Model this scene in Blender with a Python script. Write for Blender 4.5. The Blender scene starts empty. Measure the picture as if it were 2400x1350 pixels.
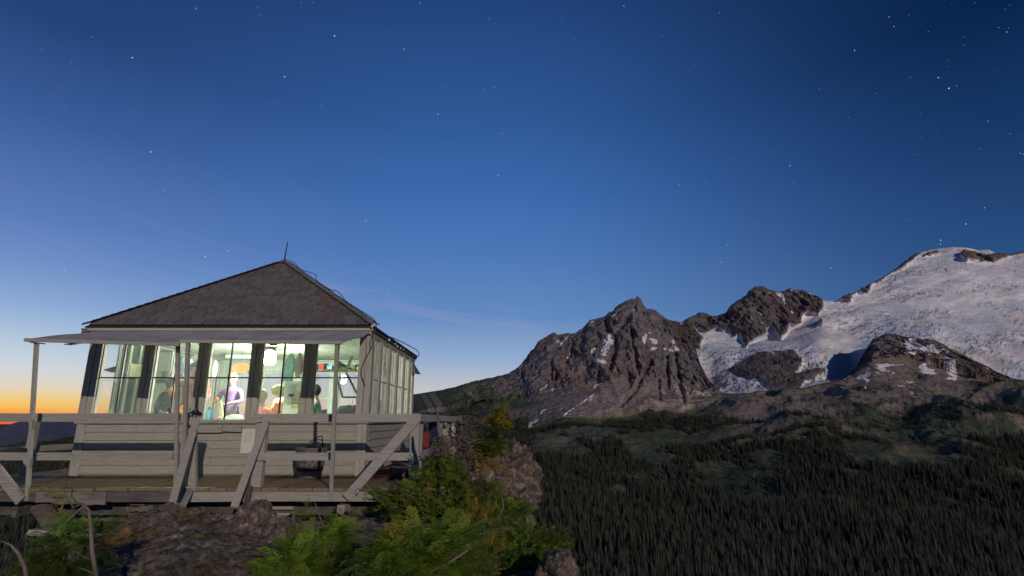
import bpy, math, random
import numpy as np
from mathutils import Vector, Matrix, noise as mnoise
random.seed(7); RNG = np.random.RandomState(7)
sc = bpy.context.scene
COL = sc.collection

# ------------------------------------------------------------------ camera
PITCH = math.radians(13.51); F = 1290.0; CP, SP = math.cos(PITCH), math.sin(PITCH)
cam_d = bpy.data.cameras.new('camera'); cam = bpy.data.objects.new('camera', cam_d); COL.objects.link(cam)
cam_d.sensor_width = 36.0; cam_d.lens = F / 2400.0 * 36.0
cam_d.clip_start = 0.05; cam_d.clip_end = 300000.0
cam.location = (0, 0, 0); cam.rotation_euler = (math.pi / 2 + PITCH, 0, 0)
sc.camera = cam

# ------------------------------------------------------------------ exposure
sc.view_settings.view_transform = 'Standard'; sc.view_settings.look = 'None'
sc.view_settings.exposure = 0.0; sc.view_settings.gamma = 1.0
sc.view_settings.use_curve_mapping = False

# ------------------------------------------------------------------ sky (dusk: glow low on the left, night coming from the right)
def lin(c):
    return tuple(((x / 255.0) / 12.92 if x / 255.0 <= 0.04045 else ((x / 255.0 + 0.055) / 1.055) ** 2.4) for x in c)
world = bpy.data.worlds.new('World'); sc.world = world; world.use_nodes = True
wn = world.node_tree; wn.nodes.clear()
def N(nt, typ, **kw):
    n = nt.nodes.new(typ)
    for k, v in kw.items():
        if k.startswith('i_'): n.inputs[k[2:].replace('_', ' ')].default_value = v
        else: setattr(n, k, v)
    return n
def L(nt, a, b): nt.links.new(a, b)
def ramp(nt, fac, stops, interp='EASE'):
    r = nt.nodes.new('ShaderNodeValToRGB'); r.color_ramp.interpolation = interp
    els = r.color_ramp.elements
    while len(els) > 1: els.remove(els[-1])
    els[0].position = stops[0][0]; els[0].color = (*stops[0][1], 1)
    for p, c in stops[1:]:
        e = els.new(p); e.color = (*c, 1)
    if fac is not None: L(nt, fac, r.inputs[0])
    return r
def M(nt, op, a, b=None, c=None, clamp=False):
    m = nt.nodes.new('ShaderNodeMath'); m.operation = op; m.use_clamp = clamp
    for i, x in enumerate((a, b, c)):
        if x is None: continue
        if isinstance(x, (int, float)): m.inputs[i].default_value = x
        else: L(nt, x, m.inputs[i])
    return m.outputs[0]
def mixc(nt, fac, a, b, mode='MIX'):
    m = nt.nodes.new('ShaderNodeMix'); m.data_type = 'RGBA'; m.blend_type = mode
    for sock, x in ((m.inputs[0], fac), (m.inputs[6], a), (m.inputs[7], b)):
        if isinstance(x, (int, float)): sock.default_value = x
        elif isinstance(x, tuple): sock.default_value = (*x, 1) if len(x) == 3 else x
        else: L(nt, x, sock)
    return m.outputs[2]
tc = N(wn, 'ShaderNodeTexCoord'); sep = N(wn, 'ShaderNodeSeparateXYZ')
L(wn, tc.outputs['Generated'], sep.inputs[0])
X, Y, Z = sep.outputs
el = M(wn, 'MULTIPLY', M(wn, 'ARCSINE', Z), 180 / math.pi / 90.0)            # elevation / 90 deg
az = M(wn, 'MULTIPLY', M(wn, 'ARCTAN2', X, Y), 180 / math.pi)                # azimuth in degrees, right positive
def sky_ramp(st): return ramp(wn, el, [(d / 90.0, lin(c)) for d, c in st], 'LINEAR')
ra = sky_ramp([(0, (240, 98, 52)), (0.5, (248, 150, 60)), (0.95, (248, 188, 84)), (1.6, (244, 205, 122)), (2.6, (226, 213, 194)), (4.1, (206, 214, 221)), (5.9, (184, 202, 220)), (7.6, (159, 185, 217)), (9.2, (138, 168, 211)), (12.5, (110, 142, 198)), (15.7, (90, 124, 185)), (23.6, (58, 92, 152)), (30.5, (37, 69, 121)), (45, (22, 48, 92)), (90, (12, 30, 66))])
rb = sky_ramp([(0, (212, 200, 190)), (2.0, (202, 200, 198)), (3.65, (185, 191, 199)), (5.8, (150, 174, 208)), (10.2, (100, 140, 192)), (16.8, (78, 120, 184)), (23, (62, 105, 172)), (29.7, (49, 90, 152)), (41, (33, 67, 121)), (60, (18, 44, 90)), (90, (12, 30, 66))])
rc = sky_ramp([(0, (66, 106, 156)), (6, (54, 94, 148)), (14.1, (38, 74, 124)), (22, (23, 56, 104)), (30.9, (9, 37, 76)), (45, (9, 28, 64)), (90, (12, 30, 66))])
def sstep(nt, x, a, b):
    m = nt.nodes.new('ShaderNodeMapRange'); m.interpolation_type = 'SMOOTHSTEP'
    L(nt, x, m.inputs[0]); m.inputs[1].default_value = a; m.inputs[2].default_value = b
    return m.outputs[0]
saz = M(wn, 'ABSOLUTE', M(wn, 'ADD', az, 52.0))                              # degrees from the sunset point
wrap = M(wn, 'MINIMUM', saz, M(wn, 'SUBTRACT', 360.0, saz))
ab = sstep(wn, wrap, 6.0, 46.0)
bc = sstep(wn, wrap, 50.0, 99.0)
skyc = mixc(wn, bc, mixc(wn, ab, ra.outputs[0], rb.outputs[0]), rc.outputs[0])
# a thin cirrus streak low in the sky and a few fainter ones
cmap = N(wn, 'ShaderNodeCombineXYZ'); L(wn, M(wn, 'MULTIPLY', az, 0.055), cmap.inputs[0])
tilt = M(wn, 'ADD', M(wn, 'MULTIPLY', el, 90.0), M(wn, 'MULTIPLY', az, 0.13))
L(wn, M(wn, 'MULTIPLY', tilt, 0.62), cmap.inputs[1])
cn = N(wn, 'ShaderNodeTexNoise'); cn.inputs['Scale'].default_value = 1.5; cn.inputs['Detail'].default_value = 7; cn.inputs['Roughness'].default_value = 0.62; cn.inputs['Distortion'].default_value = 0.5
L(wn, cmap.outputs[0], cn.inputs[0])
cm = M(wn, 'MULTIPLY', sstep(wn, cn.outputs[0], 0.5, 0.72), M(wn, 'MULTIPLY', sstep(wn, tilt, 4.0, 8.0), M(wn, 'SUBTRACT', 1.0, sstep(wn, tilt, 10.0, 13.5))))
band = M(wn, 'SUBTRACT', 1.0, M(wn, 'DIVIDE', M(wn, 'ABSOLUTE', M(wn, 'SUBTRACT', tilt, M(wn, 'ADD', 9.55, M(wn, 'MULTIPLY', M(wn, 'SUBTRACT', cn.outputs[0], 0.5), 2.0)))), 0.62), clamp=True)
band = M(wn, 'MULTIPLY', band, M(wn, 'MULTIPLY', sstep(wn, az, -22.0, -7.0), M(wn, 'SUBTRACT', 1.0, sstep(wn, az, -1.0, 6.0))))
cm = M(wn, 'ADD', M(wn, 'MULTIPLY', cm, 0.16), M(wn, 'MULTIPLY', band, 0.20), clamp=True)
skyc = mixc(wn, cm, skyc, lin((166, 162, 204)))
bg = N(wn, 'ShaderNodeBackground'); L(wn, skyc, bg.inputs[0]); bg.inputs[1].default_value = 1.0
wo = N(wn, 'ShaderNodeOutputWorld'); L(wn, bg.outputs[0], wo.inputs[0])

# ------------------------------------------------------------------ moonlight: one low lamp behind the camera, to its right
LD = Vector((-0.46, 1.0, -0.295)).normalized()
ml = bpy.data.lights.new('moon_light', 'SUN'); ml.energy = 1.65; ml.angle = math.radians(0.5); ml.color = (1.0, 0.87, 0.74)
mo = bpy.data.objects.new('moon_light', ml); COL.objects.link(mo)
mo.rotation_euler = LD.to_track_quat('-Z', 'Y').to_euler(); mo.location = (6, -12, 6)

# ------------------------------------------------------------------ helpers
def T(v): return np.tan(PITCH + np.arctan((675.0 - np.asarray(v, float)) / F))
def S(u, t): return (np.asarray(u, float) - 1200.0) / F * (CP + t * SP)
def at(u, v, y):
    t = float(T(v)); return Vector((float(S(u, t)) * y, y, t * y))
WLOC = {}
def meta(o, label=None, cat=None, group=None, kind=None):
    if label: o['label'] = label
    if cat: o['category'] = cat
    if group: o['group'] = group
    if kind: o['kind'] = kind
    return o
def link(o, w, parent=None):
    WLOC[o.name] = Vector(w); COL.objects.link(o)
    if parent is not None:
        o.parent = parent; o.location = Vector(w) - WLOC[parent.name]
    else: o.location = w
    return o
def empty(name, loc, label=None, cat=None, group=None):
    o = bpy.data.objects.new(name, None); o.empty_display_size = 0.2
    link(o, loc); return meta(o, label, cat, group)
def mesh_obj(name, verts, faces, mat, parent=None, origin=None, smooth=False, mats=None, fmat=None):
    V = np.asarray(verts, float)
    w = Vector(V.mean(0)) if origin is None else Vector(origin)
    me = bpy.data.meshes.new(name); me.from_pydata((V - np.array(w)).tolist(), [], faces); me.update()
    if mats:
        for m in mats: me.materials.append(m)
        if fmat is not None: me.polygons.foreach_set('material_index', fmat)
    else: me.materials.append(mat)
    if smooth: me.polygons.foreach_set('use_smooth', [True] * len(me.polygons))
    o = bpy.data.objects.new(name, me); return link(o, w, parent)
BF = [(0, 3, 2, 1), (4, 5, 6, 7), (0, 1, 5, 4), (1, 2, 6, 5), (2, 3, 7, 6), (3, 0, 4, 7)]
def box_v(a, b):
    (x0, y0, z0), (x1, y1, z1) = a, b
    return [(x0, y0, z0), (x1, y0, z0), (x1, y1, z0), (x0, y1, z0), (x0, y0, z1), (x1, y0, z1), (x1, y1, z1), (x0, y1, z1)]
def jit(vs, j):
    return [(x + random.uniform(-j, j), y + random.uniform(-j, j), z + random.uniform(-j, j)) for x, y, z in vs]
def box(name, a, b, mat, parent=None, j=0.0):
    v = box_v(a, b)
    return mesh_obj(name, jit(v, j) if j else v, BF, mat, parent)
def beam_v(p0, p1, w, d, up=(0, -1, 0)):
    p0, p1 = Vector(p0), Vector(p1); ax = (p1 - p0).normalized(); up = Vector(up)
    n = (up - ax * up.dot(ax)).normalized(); s = ax.cross(n)
    out = []
    for p in (p0, p1):
        for a, b in ((-1, -1), (1, -1), (1, 1), (-1, 1)): out.append(tuple(p + s * (a * w / 2) + n * (b * d / 2)))
    return out
def beam(name, p0, p1, w, d, mat, parent=None, up=(0, -1, 0), j=0.0):
    v = beam_v(p0, p1, w, d, up)
    return mesh_obj(name, jit(v, j) if j else v, BF, mat, parent)
def tube_vf(pts, rad, n=6, cap=True, off=0):
    pts = [Vector(p) for p in pts]; V = []; Fc = []
    rad = rad if hasattr(rad, '__len__') else [rad] * len(pts)
    prev = None
    for i, p in enumerate(pts):
        d = (pts[min(i + 1, len(pts) - 1)] - pts[max(i - 1, 0)]).normalized()
        r = Vector((0, 0, 1)) if abs(d.z) < 0.9 else Vector((1, 0, 0))
        if prev is not None: r = prev
        a = (r - d * r.dot(d)).normalized(); prev = a; b = d.cross(a)
        for k in range(n):
            t = 2 * math.pi * k / n; V.append(tuple(p + (a * math.cos(t) + b * math.sin(t)) * rad[i]))
    for i in range(len(pts) - 1):
        for k in range(n):
            k2 = (k + 1) % n
            Fc.append((off + i * n + k, off + i * n + k2, off + (i + 1) * n + k2, off + (i + 1) * n + k))
    if cap:
        Fc.append(tuple(off + k for k in reversed(range(n)))); e = off + (len(pts) - 1) * n; Fc.append(tuple(e + k for k in range(n)))
    return V, Fc
def tube(name, pts, rad, mat, parent=None, n=6, smooth=True):
    V, Fc = tube_vf(pts, rad, n); return mesh_obj(name, V, Fc, mat, parent, smooth=smooth)
def lathe(name, prof, mat, c, parent=None, n=16, smooth=True, squash=1.0):
    V, Fc = [], []
    for r, z in prof:
        for k in range(n):
            t = 2 * math.pi * k / n; V.append((c[0] + r * math.cos(t), c[1] + r * math.sin(t) * squash, c[2] + z))
    for i in range(len(prof) - 1):
        for k in range(n):
            k2 = (k + 1) % n; Fc.append((i * n + k, i * n + k2, (i + 1) * n + k2, (i + 1) * n + k))
    Fc.append(tuple(reversed(range(n)))); Fc.append(tuple((len(prof) - 1) * n + k for k in range(n)))
    return mesh_obj(name, V, Fc, mat, parent, smooth=smooth)

# fast value noise on numpy arrays
PERM = np.concatenate([RNG.permutation(256)] * 3); RV = RNG.rand(256) * 2 - 1
def vn(x, y, z):
    xi, yi, zi = np.floor(x).astype(int), np.floor(y).astype(int), np.floor(z).astype(int)
    fx, fy, fz = x - xi, y - yi, z - zi
    ux, uy, uz = (q * q * q * (q * (q * 6 - 15) + 10) for q in (fx, fy, fz))
    def h(a, b, c): return RV[PERM[(PERM[(PERM[a & 255] + b) & 255] + c) & 255]]
    c00 = h(xi, yi, zi) * (1 - ux) + h(xi + 1, yi, zi) * ux; c10 = h(xi, yi + 1, zi) * (1 - ux) + h(xi + 1, yi + 1, zi) * ux
    c01 = h(xi, yi, zi + 1) * (1 - ux) + h(xi + 1, yi, zi + 1) * ux; c11 = h(xi, yi + 1, zi + 1) * (1 - ux) + h(xi + 1, yi + 1, zi + 1) * ux
    return (c00 * (1 - uy) + c10 * uy) * (1 - uz) + (c01 * (1 - uy) + c11 * uy) * uz
def fbm(x, y, z, o=5, g=0.5, l=2.07, ridged=False):
    a, s, tot = 1.0, np.zeros_like(x), 0.0
    for i in range(o):
        n = vn(x + 17.3 * i, y - 9.1 * i, z + 4.7 * i)
        s += a * ((1 - 2 * np.abs(n)) if ridged else n); tot += a; a *= g; x, y, z = x * l, y * l, z * l
    return s / tot
def sm(x, a, b):
    t = np.clip((x - a) / (b - a), 0, 1); return t * t * (3 - 2 * t)

# ------------------------------------------------------------------ materials
def mat(name, col, rough=0.8, var=0.0, scale=5.0, bump=0.0, bscale=40.0, stretch=(1, 1, 1), col2=None, objvar=0.0, spec=0.3, metal=0.0, coord='Object', detail=6, lo=0.35, hi=0.65, bdist=0.02, grain=None):
    m = bpy.data.materials.new(name); m.use_nodes = True; nt = m.node_tree; b = nt.nodes['Principled BSDF']
    b.inputs['Roughness'].default_value = rough; b.inputs['Metallic'].default_value = metal
    b.inputs['Specular IOR Level'].default_value = spec
    tcn = N(nt, 'ShaderNodeTexCoord'); mp = N(nt, 'ShaderNodeMapping'); mp.inputs['Scale'].default_value = stretch
    L(nt, tcn.outputs[coord], mp.inputs[0])
    oi = N(nt, 'ShaderNodeObjectInfo')
    vadd = N(nt, 'ShaderNodeVectorMath'); vadd.operation = 'ADD'; L(nt, mp.outputs[0], vadd.inputs[0])
    cx = N(nt, 'ShaderNodeCombineXYZ'); L(nt, M(nt, 'MULTIPLY', oi.outputs['Random'], 37.0), cx.inputs[0]); L(nt, M(nt, 'MULTIPLY', oi.outputs['Random'], 91.0), cx.inputs[1])
    L(nt, cx.outputs[0], vadd.inputs[1])
    vec = vadd.outputs[0]
    n1 = N(nt, 'ShaderNodeTexNoise'); n1.inputs['Scale'].default_value = scale; n1.inputs['Detail'].default_value = detail; n1.inputs['Roughness'].default_value = 0.6; L(nt, vec, n1.inputs[0])
    c2 = col2 if col2 else tuple(x * (1 - var) for x in col)
    c = mixc(nt, sstep(nt, n1.outputs[0], lo, hi), tuple(col), tuple(c2))
    if grain:
        gm = N(nt, 'ShaderNodeMapping'); gm.inputs['Scale'].default_value = grain; L(nt, vec, gm.inputs[0])
        g1 = N(nt, 'ShaderNodeTexNoise'); g1.inputs['Scale'].default_value = 26; g1.inputs['Detail'].default_value = 4; L(nt, gm.outputs[0], g1.inputs[0])
        gk = M(nt, 'ADD', .80, M(nt, 'MULTIPLY', sstep(nt, g1.outputs[0], .30, .62), .28)); gg = N(nt, 'ShaderNodeCombineColor'); [L(nt, gk, gg.inputs[i]) for i in range(3)]
        c = mixc(nt, 1.0, c, gg.outputs[0], 'MULTIPLY')
        g2 = N(nt, 'ShaderNodeTexNoise'); g2.inputs['Scale'].default_value = 7.5; g2.inputs['Detail'].default_value = 8; g2.inputs['Roughness'].default_value = .75; L(nt, gm.outputs[0], g2.inputs[0])
        c = mixc(nt, M(nt, 'MULTIPLY', sstep(nt, g2.outputs[0], .62, .68), .65), c, tuple(x * .42 for x in col2 or col))
    if objvar:
        k = M(nt, 'ADD', 1.0 - objvar, M(nt, 'MULTIPLY', oi.outputs['Random'], 2 * objvar))
        g = N(nt, 'ShaderNodeCombineColor'); [L(nt, k, g.inputs[i]) for i in range(3)]
        c = mixc(nt, 1.0, c, g.outputs[0], 'MULTIPLY')
    L(nt, c, b.inputs['Base Color'])
    if bump:
        n2 = N(nt, 'ShaderNodeTexNoise'); n2.inputs['Scale'].default_value = bscale; n2.inputs['Detail'].default_value = 6; L(nt, vec, n2.inputs[0])
        bp = N(nt, 'ShaderNodeBump'); bp.inputs['Strength'].default_value = bump; bp.inputs['Distance'].default_value = bdist
        L(nt, n2.outputs[0], bp.inputs['Height']); L(nt, bp.outputs[0], b.inputs['Normal'])
    return m
def emis(name, col, s):
    m = bpy.data.materials.new(name); m.use_nodes = True; nt = m.node_tree; nt.nodes.clear()
    e = N(nt, 'ShaderNodeEmission'); e.inputs[0].default_value = (*col, 1); e.inputs[1].default_value = s
    o = N(nt, 'ShaderNodeOutputMaterial'); L(nt, e.outputs[0], o.inputs[0]); return m
def attr_mat(name, rough=0.9, bump=0.6, bscale=0.02, bdist=6.0, nscale=0.03, nvar=0.35, stretch=(1, 1, 1), spec=0.15):
    """per-vertex colour of the ground itself, with procedural grain on top"""
    m = bpy.data.materials.new(name); m.use_nodes = True; nt = m.node_tree; b = nt.nodes['Principled BSDF']
    b.inputs['Roughness'].default_value = rough; b.inputs['Specular IOR Level'].default_value = spec
    a = N(nt, 'ShaderNodeAttribute'); a.attribute_name = 'tint'
    tcn = N(nt, 'ShaderNodeTexCoord'); mp = N(nt, 'ShaderNodeMapping'); mp.inputs['Scale'].default_value = stretch; L(nt, tcn.outputs['Object'], mp.inputs[0])
    n1 = N(nt, 'ShaderNodeTexNoise'); n1.inputs['Scale'].default_value = nscale; n1.inputs['Detail'].default_value = 9; n1.inputs['Roughness'].default_value = 0.68; L(nt, mp.outputs[0], n1.inputs[0])
    k = M(nt, 'ADD', 1.0 - nvar, M(nt, 'MULTIPLY', sstep(nt, n1.outputs[0], 0.32, 0.68), 2 * nvar))
    g = N(nt, 'ShaderNodeCombineColor'); [L(nt, k, g.inputs[i]) for i in range(3)]
    L(nt, mixc(nt, 1.0, a.outputs['Color'], g.outputs[0], 'MULTIPLY'), b.inputs['Base Color'])
    n2 = N(nt, 'ShaderNodeTexNoise'); n2.inputs['Scale'].default_value = bscale; n2.inputs['Detail'].default_value = 10; n2.inputs['Roughness'].default_value = 0.65; L(nt, mp.outputs[0], n2.inputs[0])
    bp = N(nt, 'ShaderNodeBump'); bp.inputs['Strength'].default_value = bump; bp.inputs['Distance'].default_value = bdist
    L(nt, n2.outputs[0], bp.inputs['Height']); L(nt, bp.outputs[0], b.inputs['Normal'])
    return m
def grid_mesh(name, P, tint, material, smooth=False):
    R, C = P.shape[:2]
    me = bpy.data.meshes.new(name); me.vertices.add(R * C); me.vertices.foreach_set('co', P.reshape(-1).astype(np.float32))
    idx = np.arange(R * C).reshape(R, C)
    q = np.stack([idx[:-1, :-1], idx[:-1, 1:], idx[1:, 1:], idx[1:, :-1]], -1).reshape(-1, 4); n = len(q)
    me.loops.add(n * 4); me.loops.foreach_set('vertex_index', q.reshape(-1).astype(np.int32))
    me.polygons.add(n); me.polygons.foreach_set('loop_start', np.arange(0, n * 4, 4, dtype=np.int32)); me.polygons.foreach_set('loop_total', np.full(n, 4, np.int32))
    me.update(); me.validate()
    if smooth: me.polygons.foreach_set('use_smooth', np.ones(n, bool))
    if tint is not None:
        a = me.color_attributes.new('tint', 'FLOAT_COLOR', 'POINT')
        cc = np.ones((R * C, 4), np.float32); cc[:, :3] = tint.reshape(-1, 3); a.data.foreach_set('color', cc.reshape(-1))
    me.materials.append(material)
    o = bpy.data.objects.new(name, me); COL.objects.link(o); WLOC[o.name] = Vector((0, 0, 0)); return o

# ================================================================== FAR TERRAIN
def curve(pts, s):
    """(picture x, picture y, distance) control points -> slope t and distance Y as functions of the bearing s"""
    p = np.array(pts, float); t = T(p[:, 1]); ss = S(p[:, 0], t); o = np.argsort(ss, kind='stable')
    return np.interp(s, ss[o], t[o]), np.interp(s, ss[o], p[o, 2])
sv = np.concatenate([np.linspace(-1.7, -0.98, 60, endpoint=False), np.linspace(-0.98, -0.70, 170, endpoint=False), np.linspace(-0.70, -0.20, 110, endpoint=False),
                     np.linspace(-0.20, 1.0, 1000, endpoint=False), np.linspace(1.0, 1.7, 60)])
C_top = [(964, 925), (1035, 914.5), (1080, 904), (1110, 895), (1152, 886.6), (1188, 878.5), (1215, 863.5), (1228, 847), (1242, 827), (1254, 814), (1260, 803), (1275, 793), (1299, 779), (1307, 786), (1329, 782.5), (1347, 782.5), (1365, 770.5), (1383, 751), (1392, 749.5), (1419, 742), (1428, 733.6), (1439, 730), (1441, 724), (1455, 713.5), (1473, 703), (1488, 700), (1495, 694), (1502, 703), (1509, 718), (1515, 725.5), (1536, 727), (1548, 739), (1563, 749.5), (1578, 754), (1600, 758)]
D_top = [(1600, 757), (1620, 745), (1640, 734), (1650, 734), (1667, 741.7), (1680, 743), (1700, 736.7), (1710, 720), (1727, 708), (1747, 695), (1757, 681.7), (1773, 673), (1788, 672.7), (1807, 681.7), (1827, 686.7), (1840, 683), (1848, 677), (1867, 681.7), (1887, 682.7), (1903, 693), (1920, 701.7), (1930, 705.7), (1960, 705.7)]
E_top = [(1970, 703), (1993, 690), (2013, 683), (2030, 671.7), (2067, 653), (2093, 635), (2120, 615), (2140, 598), (2167, 589), (2200, 582.7), (2233, 579), (2267, 580.7), (2293, 586.7), (2317, 585), (2333, 593), (2367, 596), (2400, 590), (2500, 600), (2700, 680), (3300, 860)]
yb = [(-600, 0), (964, 0)]
curves = [
 [(-900, 1990, 40), (3300, 1990, 40)],
 [(-900, 1830, 170), (3300, 1830, 170)],
 [(-900, 1560, 520), (3300, 1560, 520)],
 [(-900, 1350, 900), (3300, 1350, 900)],
 [(-900, 1200, 1400), (900, 1180, 1400), (1250, 1180, 1350), (1700, 1185, 1400), (2000, 1190, 1350), (2400, 1210, 1300), (3300, 1180, 1300)],
 [(-900, 1110, 2000), (900, 1075, 1900), (1250, 1072, 1850), (1500, 1066, 1850), (1700, 1058, 1850), (1900, 1045, 1850), (2100, 1050, 1800), (2300, 1040, 1800), (3300, 1060, 1800)],
 # foot of the cliffs / hummocks under the glacier (left: forested ridge)
 [(-900, 1075, 3300), (0, 1056, 3300), (60, 1042, 3200), (110, 1034, 3200), (163, 1033, 3200), (500, 1020, 3000), (900, 1010, 2600), (1180, 1005, 2500), (1240, 1001, 2500), (1300, 987, 2500), (1370, 978, 2550), (1440, 966, 2600), (1560, 962, 2700), (1640, 946, 2750), (1690, 930, 2800), (1760, 929, 2800), (1850, 925, 2800), (1960, 915, 2800), (2060, 905, 2800), (2160, 905, 2750), (2250, 925, 2700), (2330, 930, 2700), (2400, 920, 2700), (3300, 960, 2700)],
 # top of the scree / mid flank
 [(-900, 1090, 3900), (163, 1060, 3900), (600, 1000, 3600), (900, 985, 3200), (1000, 960, 3100), (1180, 940, 3050), (1240, 930, 3000), (1300, 915, 2950), (1420, 896, 2950), (1500, 893, 3000), (1560, 915, 2980), (1640, 925, 2950), (1690, 926, 2950), (1766, 923, 2950), (1770, 919, 2950), (1812, 916, 2980), (1880, 911, 3000), (1960, 898, 3050), (2010, 876, 3100), (2050, 845, 3200), (2120, 835, 3250), (2200, 850, 3250), (2260, 868, 3200), (2330, 890, 3150), (2400, 905, 3100), (3300, 940, 3100)],
 # first crest: the dark butte, its right edge, glacier toe, rock rib
 [(-900, 1080, 4600), (163, 1040, 4600), (600, 980, 4500), (800, 955, 4200)] + [(u, v, 3750) for u, v in C_top] + [(1606, 762, 3700), (1612, 792, 3600), (1618, 811, 3560), (1632, 820, 3520), (1638, 844, 3450), (1650, 874, 3350), (1659, 895, 3200), (1677, 922, 3000), (1690, 924, 3000), (1766, 921, 3000), (1770, 917, 3000), (1812, 914, 3030), (1880, 909, 3060), (1953, 893, 3150), (1990, 879, 3250), (2013, 850, 3400), (2030, 820, 3550), (2047, 793, 3650), (2080, 782, 3700), (2107, 785, 3700), (2133, 795, 3650), (2193, 798, 3650), (2217, 810, 3600), (2233, 823, 3600), (2253, 837, 3550), (2300, 853, 3500), (2333, 873, 3450), (2367, 890, 3400), (2400, 895, 3400), (3300, 950, 3400)],
 # just behind the first crest
 [(-900, 1080, 5200), (163, 1040, 5200), (600, 990, 5000), (900, 960, 4600), (1188, 900, 4300), (1300, 820, 4200), (1490, 760, 4150), (1560, 790, 4150), (1606, 820, 4050), (1618, 838, 4000), (1640, 872, 3850), (1659, 905, 3650), (1677, 926, 3300), (1690, 920, 3120), (1766, 916, 3120), (1812, 910, 3150), (1880, 905, 3200), (1940, 893, 3300), (1975, 888, 3600), (2000, 870, 3900), (2020, 840, 4050), (2047, 812, 4150), (2107, 795, 4000), (2193, 803, 3850), (2233, 826, 3800), (2300, 856, 3700), (2333, 876, 3600), (2400, 897, 3500), (3300, 950, 3500)],
 # foot of the second butte / middle of the glacier
 [(-900, 1080, 8000), (163, 1040, 8000), (600, 1000, 7000), (964, 950, 5400), (1188, 905, 4900), (1490, 790, 4600), (1600, 800, 4500), (1640, 808, 4450), (1690, 812, 4450), (1740, 812, 4450), (1780, 797, 4500), (1820, 790, 4500), (1880, 765, 4600), (1925, 730, 4700), (1960, 735, 4750), (2050, 730, 4800), (2150, 735, 4800), (2250, 745, 4800), (2400, 760, 4800), (3300, 900, 4800)],
 # second crest
 [(-900, 1020, 15000), (-300, 1010, 15000), (-60, 1010, 15000), (0, 1003, 15000), (20, 997, 15000), (53, 986, 15000), (100, 975, 15000), (180, 976, 15000), (300, 981, 15000), (600, 986, 14000), (964, 960, 9000), (1188, 905, 6000), (1490, 800, 5200), (1598, 770, 5000)] + [(u, v, 4950 + max(0, u - 1900) * 1.2) for u, v in D_top] + [(u, v, min(5100 + (u - 1970) * 7.5, 6700)) for u, v in E_top],
 [(-900, 1030, 18000), (600, 1000, 18000), (964, 990, 11000), (1490, 880, 6200), (1600, 850, 5800), (1930, 780, 5900), (2200, 640, 7600), (2400, 650, 7700), (3300, 900, 7700)],
 [(-900, 1060, 26000), (600, 1040, 26000), (1490, 1000, 12000), (2200, 980, 12000), (3300, 985, 12000)]]
rows = [3, 6, 14, 70, 95, 80, 70, 90, 10, 70, 95, 6, 4]
ct = [curve(c, sv) for c in curves]
tt, YY, kk, aa = [], [], [], []
def gsm(a, sig):
    g_ = np.linspace(sv[0], sv[-1], 3400); q = np.interp(g_, sv, a); n_ = int(sig * 4 / (g_[1] - g_[0])); w_ = np.exp(-.5 * (np.arange(-n_, n_ + 1) * (g_[1] - g_[0]) / sig) ** 2); w_ /= w_.sum()
    return np.interp(sv, g_, np.convolve(np.pad(q, n_, mode='edge'), w_, 'valid'))
for k, n in enumerate(rows):
    (t0, y0), (t1, y1) = ct[k], ct[k + 1]
    s0 = .016 if k in (8, 11) else (.004 if k in (7, 9) else .010); s1 = .016 if k in (7, 10) else (.004 if k == 8 else .010)
    if k < 7: s0 = s1 = .012
    t0s, y0s, t1s, y1s = gsm(t0, s0), gsm(y0, .02), gsm(t1, s1), gsm(y1, .02)
    c0, c1 = (k >= 8), (k >= 7)          # keep the true line only at the crests and the curves beyond them
    for i in range(n + (1 if k == len(rows) - 1 else 0)):
        a = i / n
        w0 = (1 - a) ** 5 * (1 if k in (8, 11) else 0); w1 = a ** 5 * (1 if k in (7, 10) else 0)
        A0 = (t0s + (t0 - t0s) * w0) if k in (8, 11) else t0s; A1 = (t1s + (t1 - t1s) * w1) if k in (7, 10) else t1s
        y = y0s + (y1s - y0s) * a; z = A0 * y0s + (A1 * y1s - A0 * y0s) * a
        YY.append(y); tt.append(z / y); kk.append(k); aa.append(a)
YY = np.array(YY); tt = np.array(tt); kk = np.array(kk)[:, None] * np.ones_like(YY, int); aa = np.array(aa)[:, None] * np.ones_like(YY)
ss = np.ones_like(YY) * sv[None, :]
# picture position of every undisplaced point (used to lay out snowfields, rock and forest on the ground)
ee = np.arctan(tt); VV = 675.0 - F * np.tan(ee - PITCH); UU = 1200.0 + F * ss / (CP + tt * SP)
XX = ss * YY; ZZ = tt * YY
def inpoly(u, v, poly):
    p = np.array(poly, float); ins = np.zeros(u.shape, bool)
    bb = (u > p[:, 0].min()) & (u < p[:, 0].max()) & (v > p[:, 1].min()) & (v < p[:, 1].max())
    x, y = u[bb], v[bb]; r = np.zeros(x.shape, bool); j = len(p) - 1
    for i in range(len(p)):
        c = ((p[i, 1] > y) != (p[j, 1] > y)) & (x < (p[j, 0] - p[i, 0]) * (y - p[i, 1]) / (p[j, 1] - p[i, 1] + 1e-9) + p[i, 0]); r ^= c; j = i
    ins[bb] = r; return ins
z2 = lambda L_: [(1600 + x / 3.0, 560 + y / 3.0) for x, y in L_]
z1 = lambda L_: [(960 + x / 3.3333, 640 + y / 3.3333) for x, y in L_]
z3 = lambda L_: [(1960 + x / 5.4, 760 + y / 5.4) for x, y in L_]
z4 = lambda L_: [(1220 + x / 5.4, 760 + y / 5.4) for x, y in L_]
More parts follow.
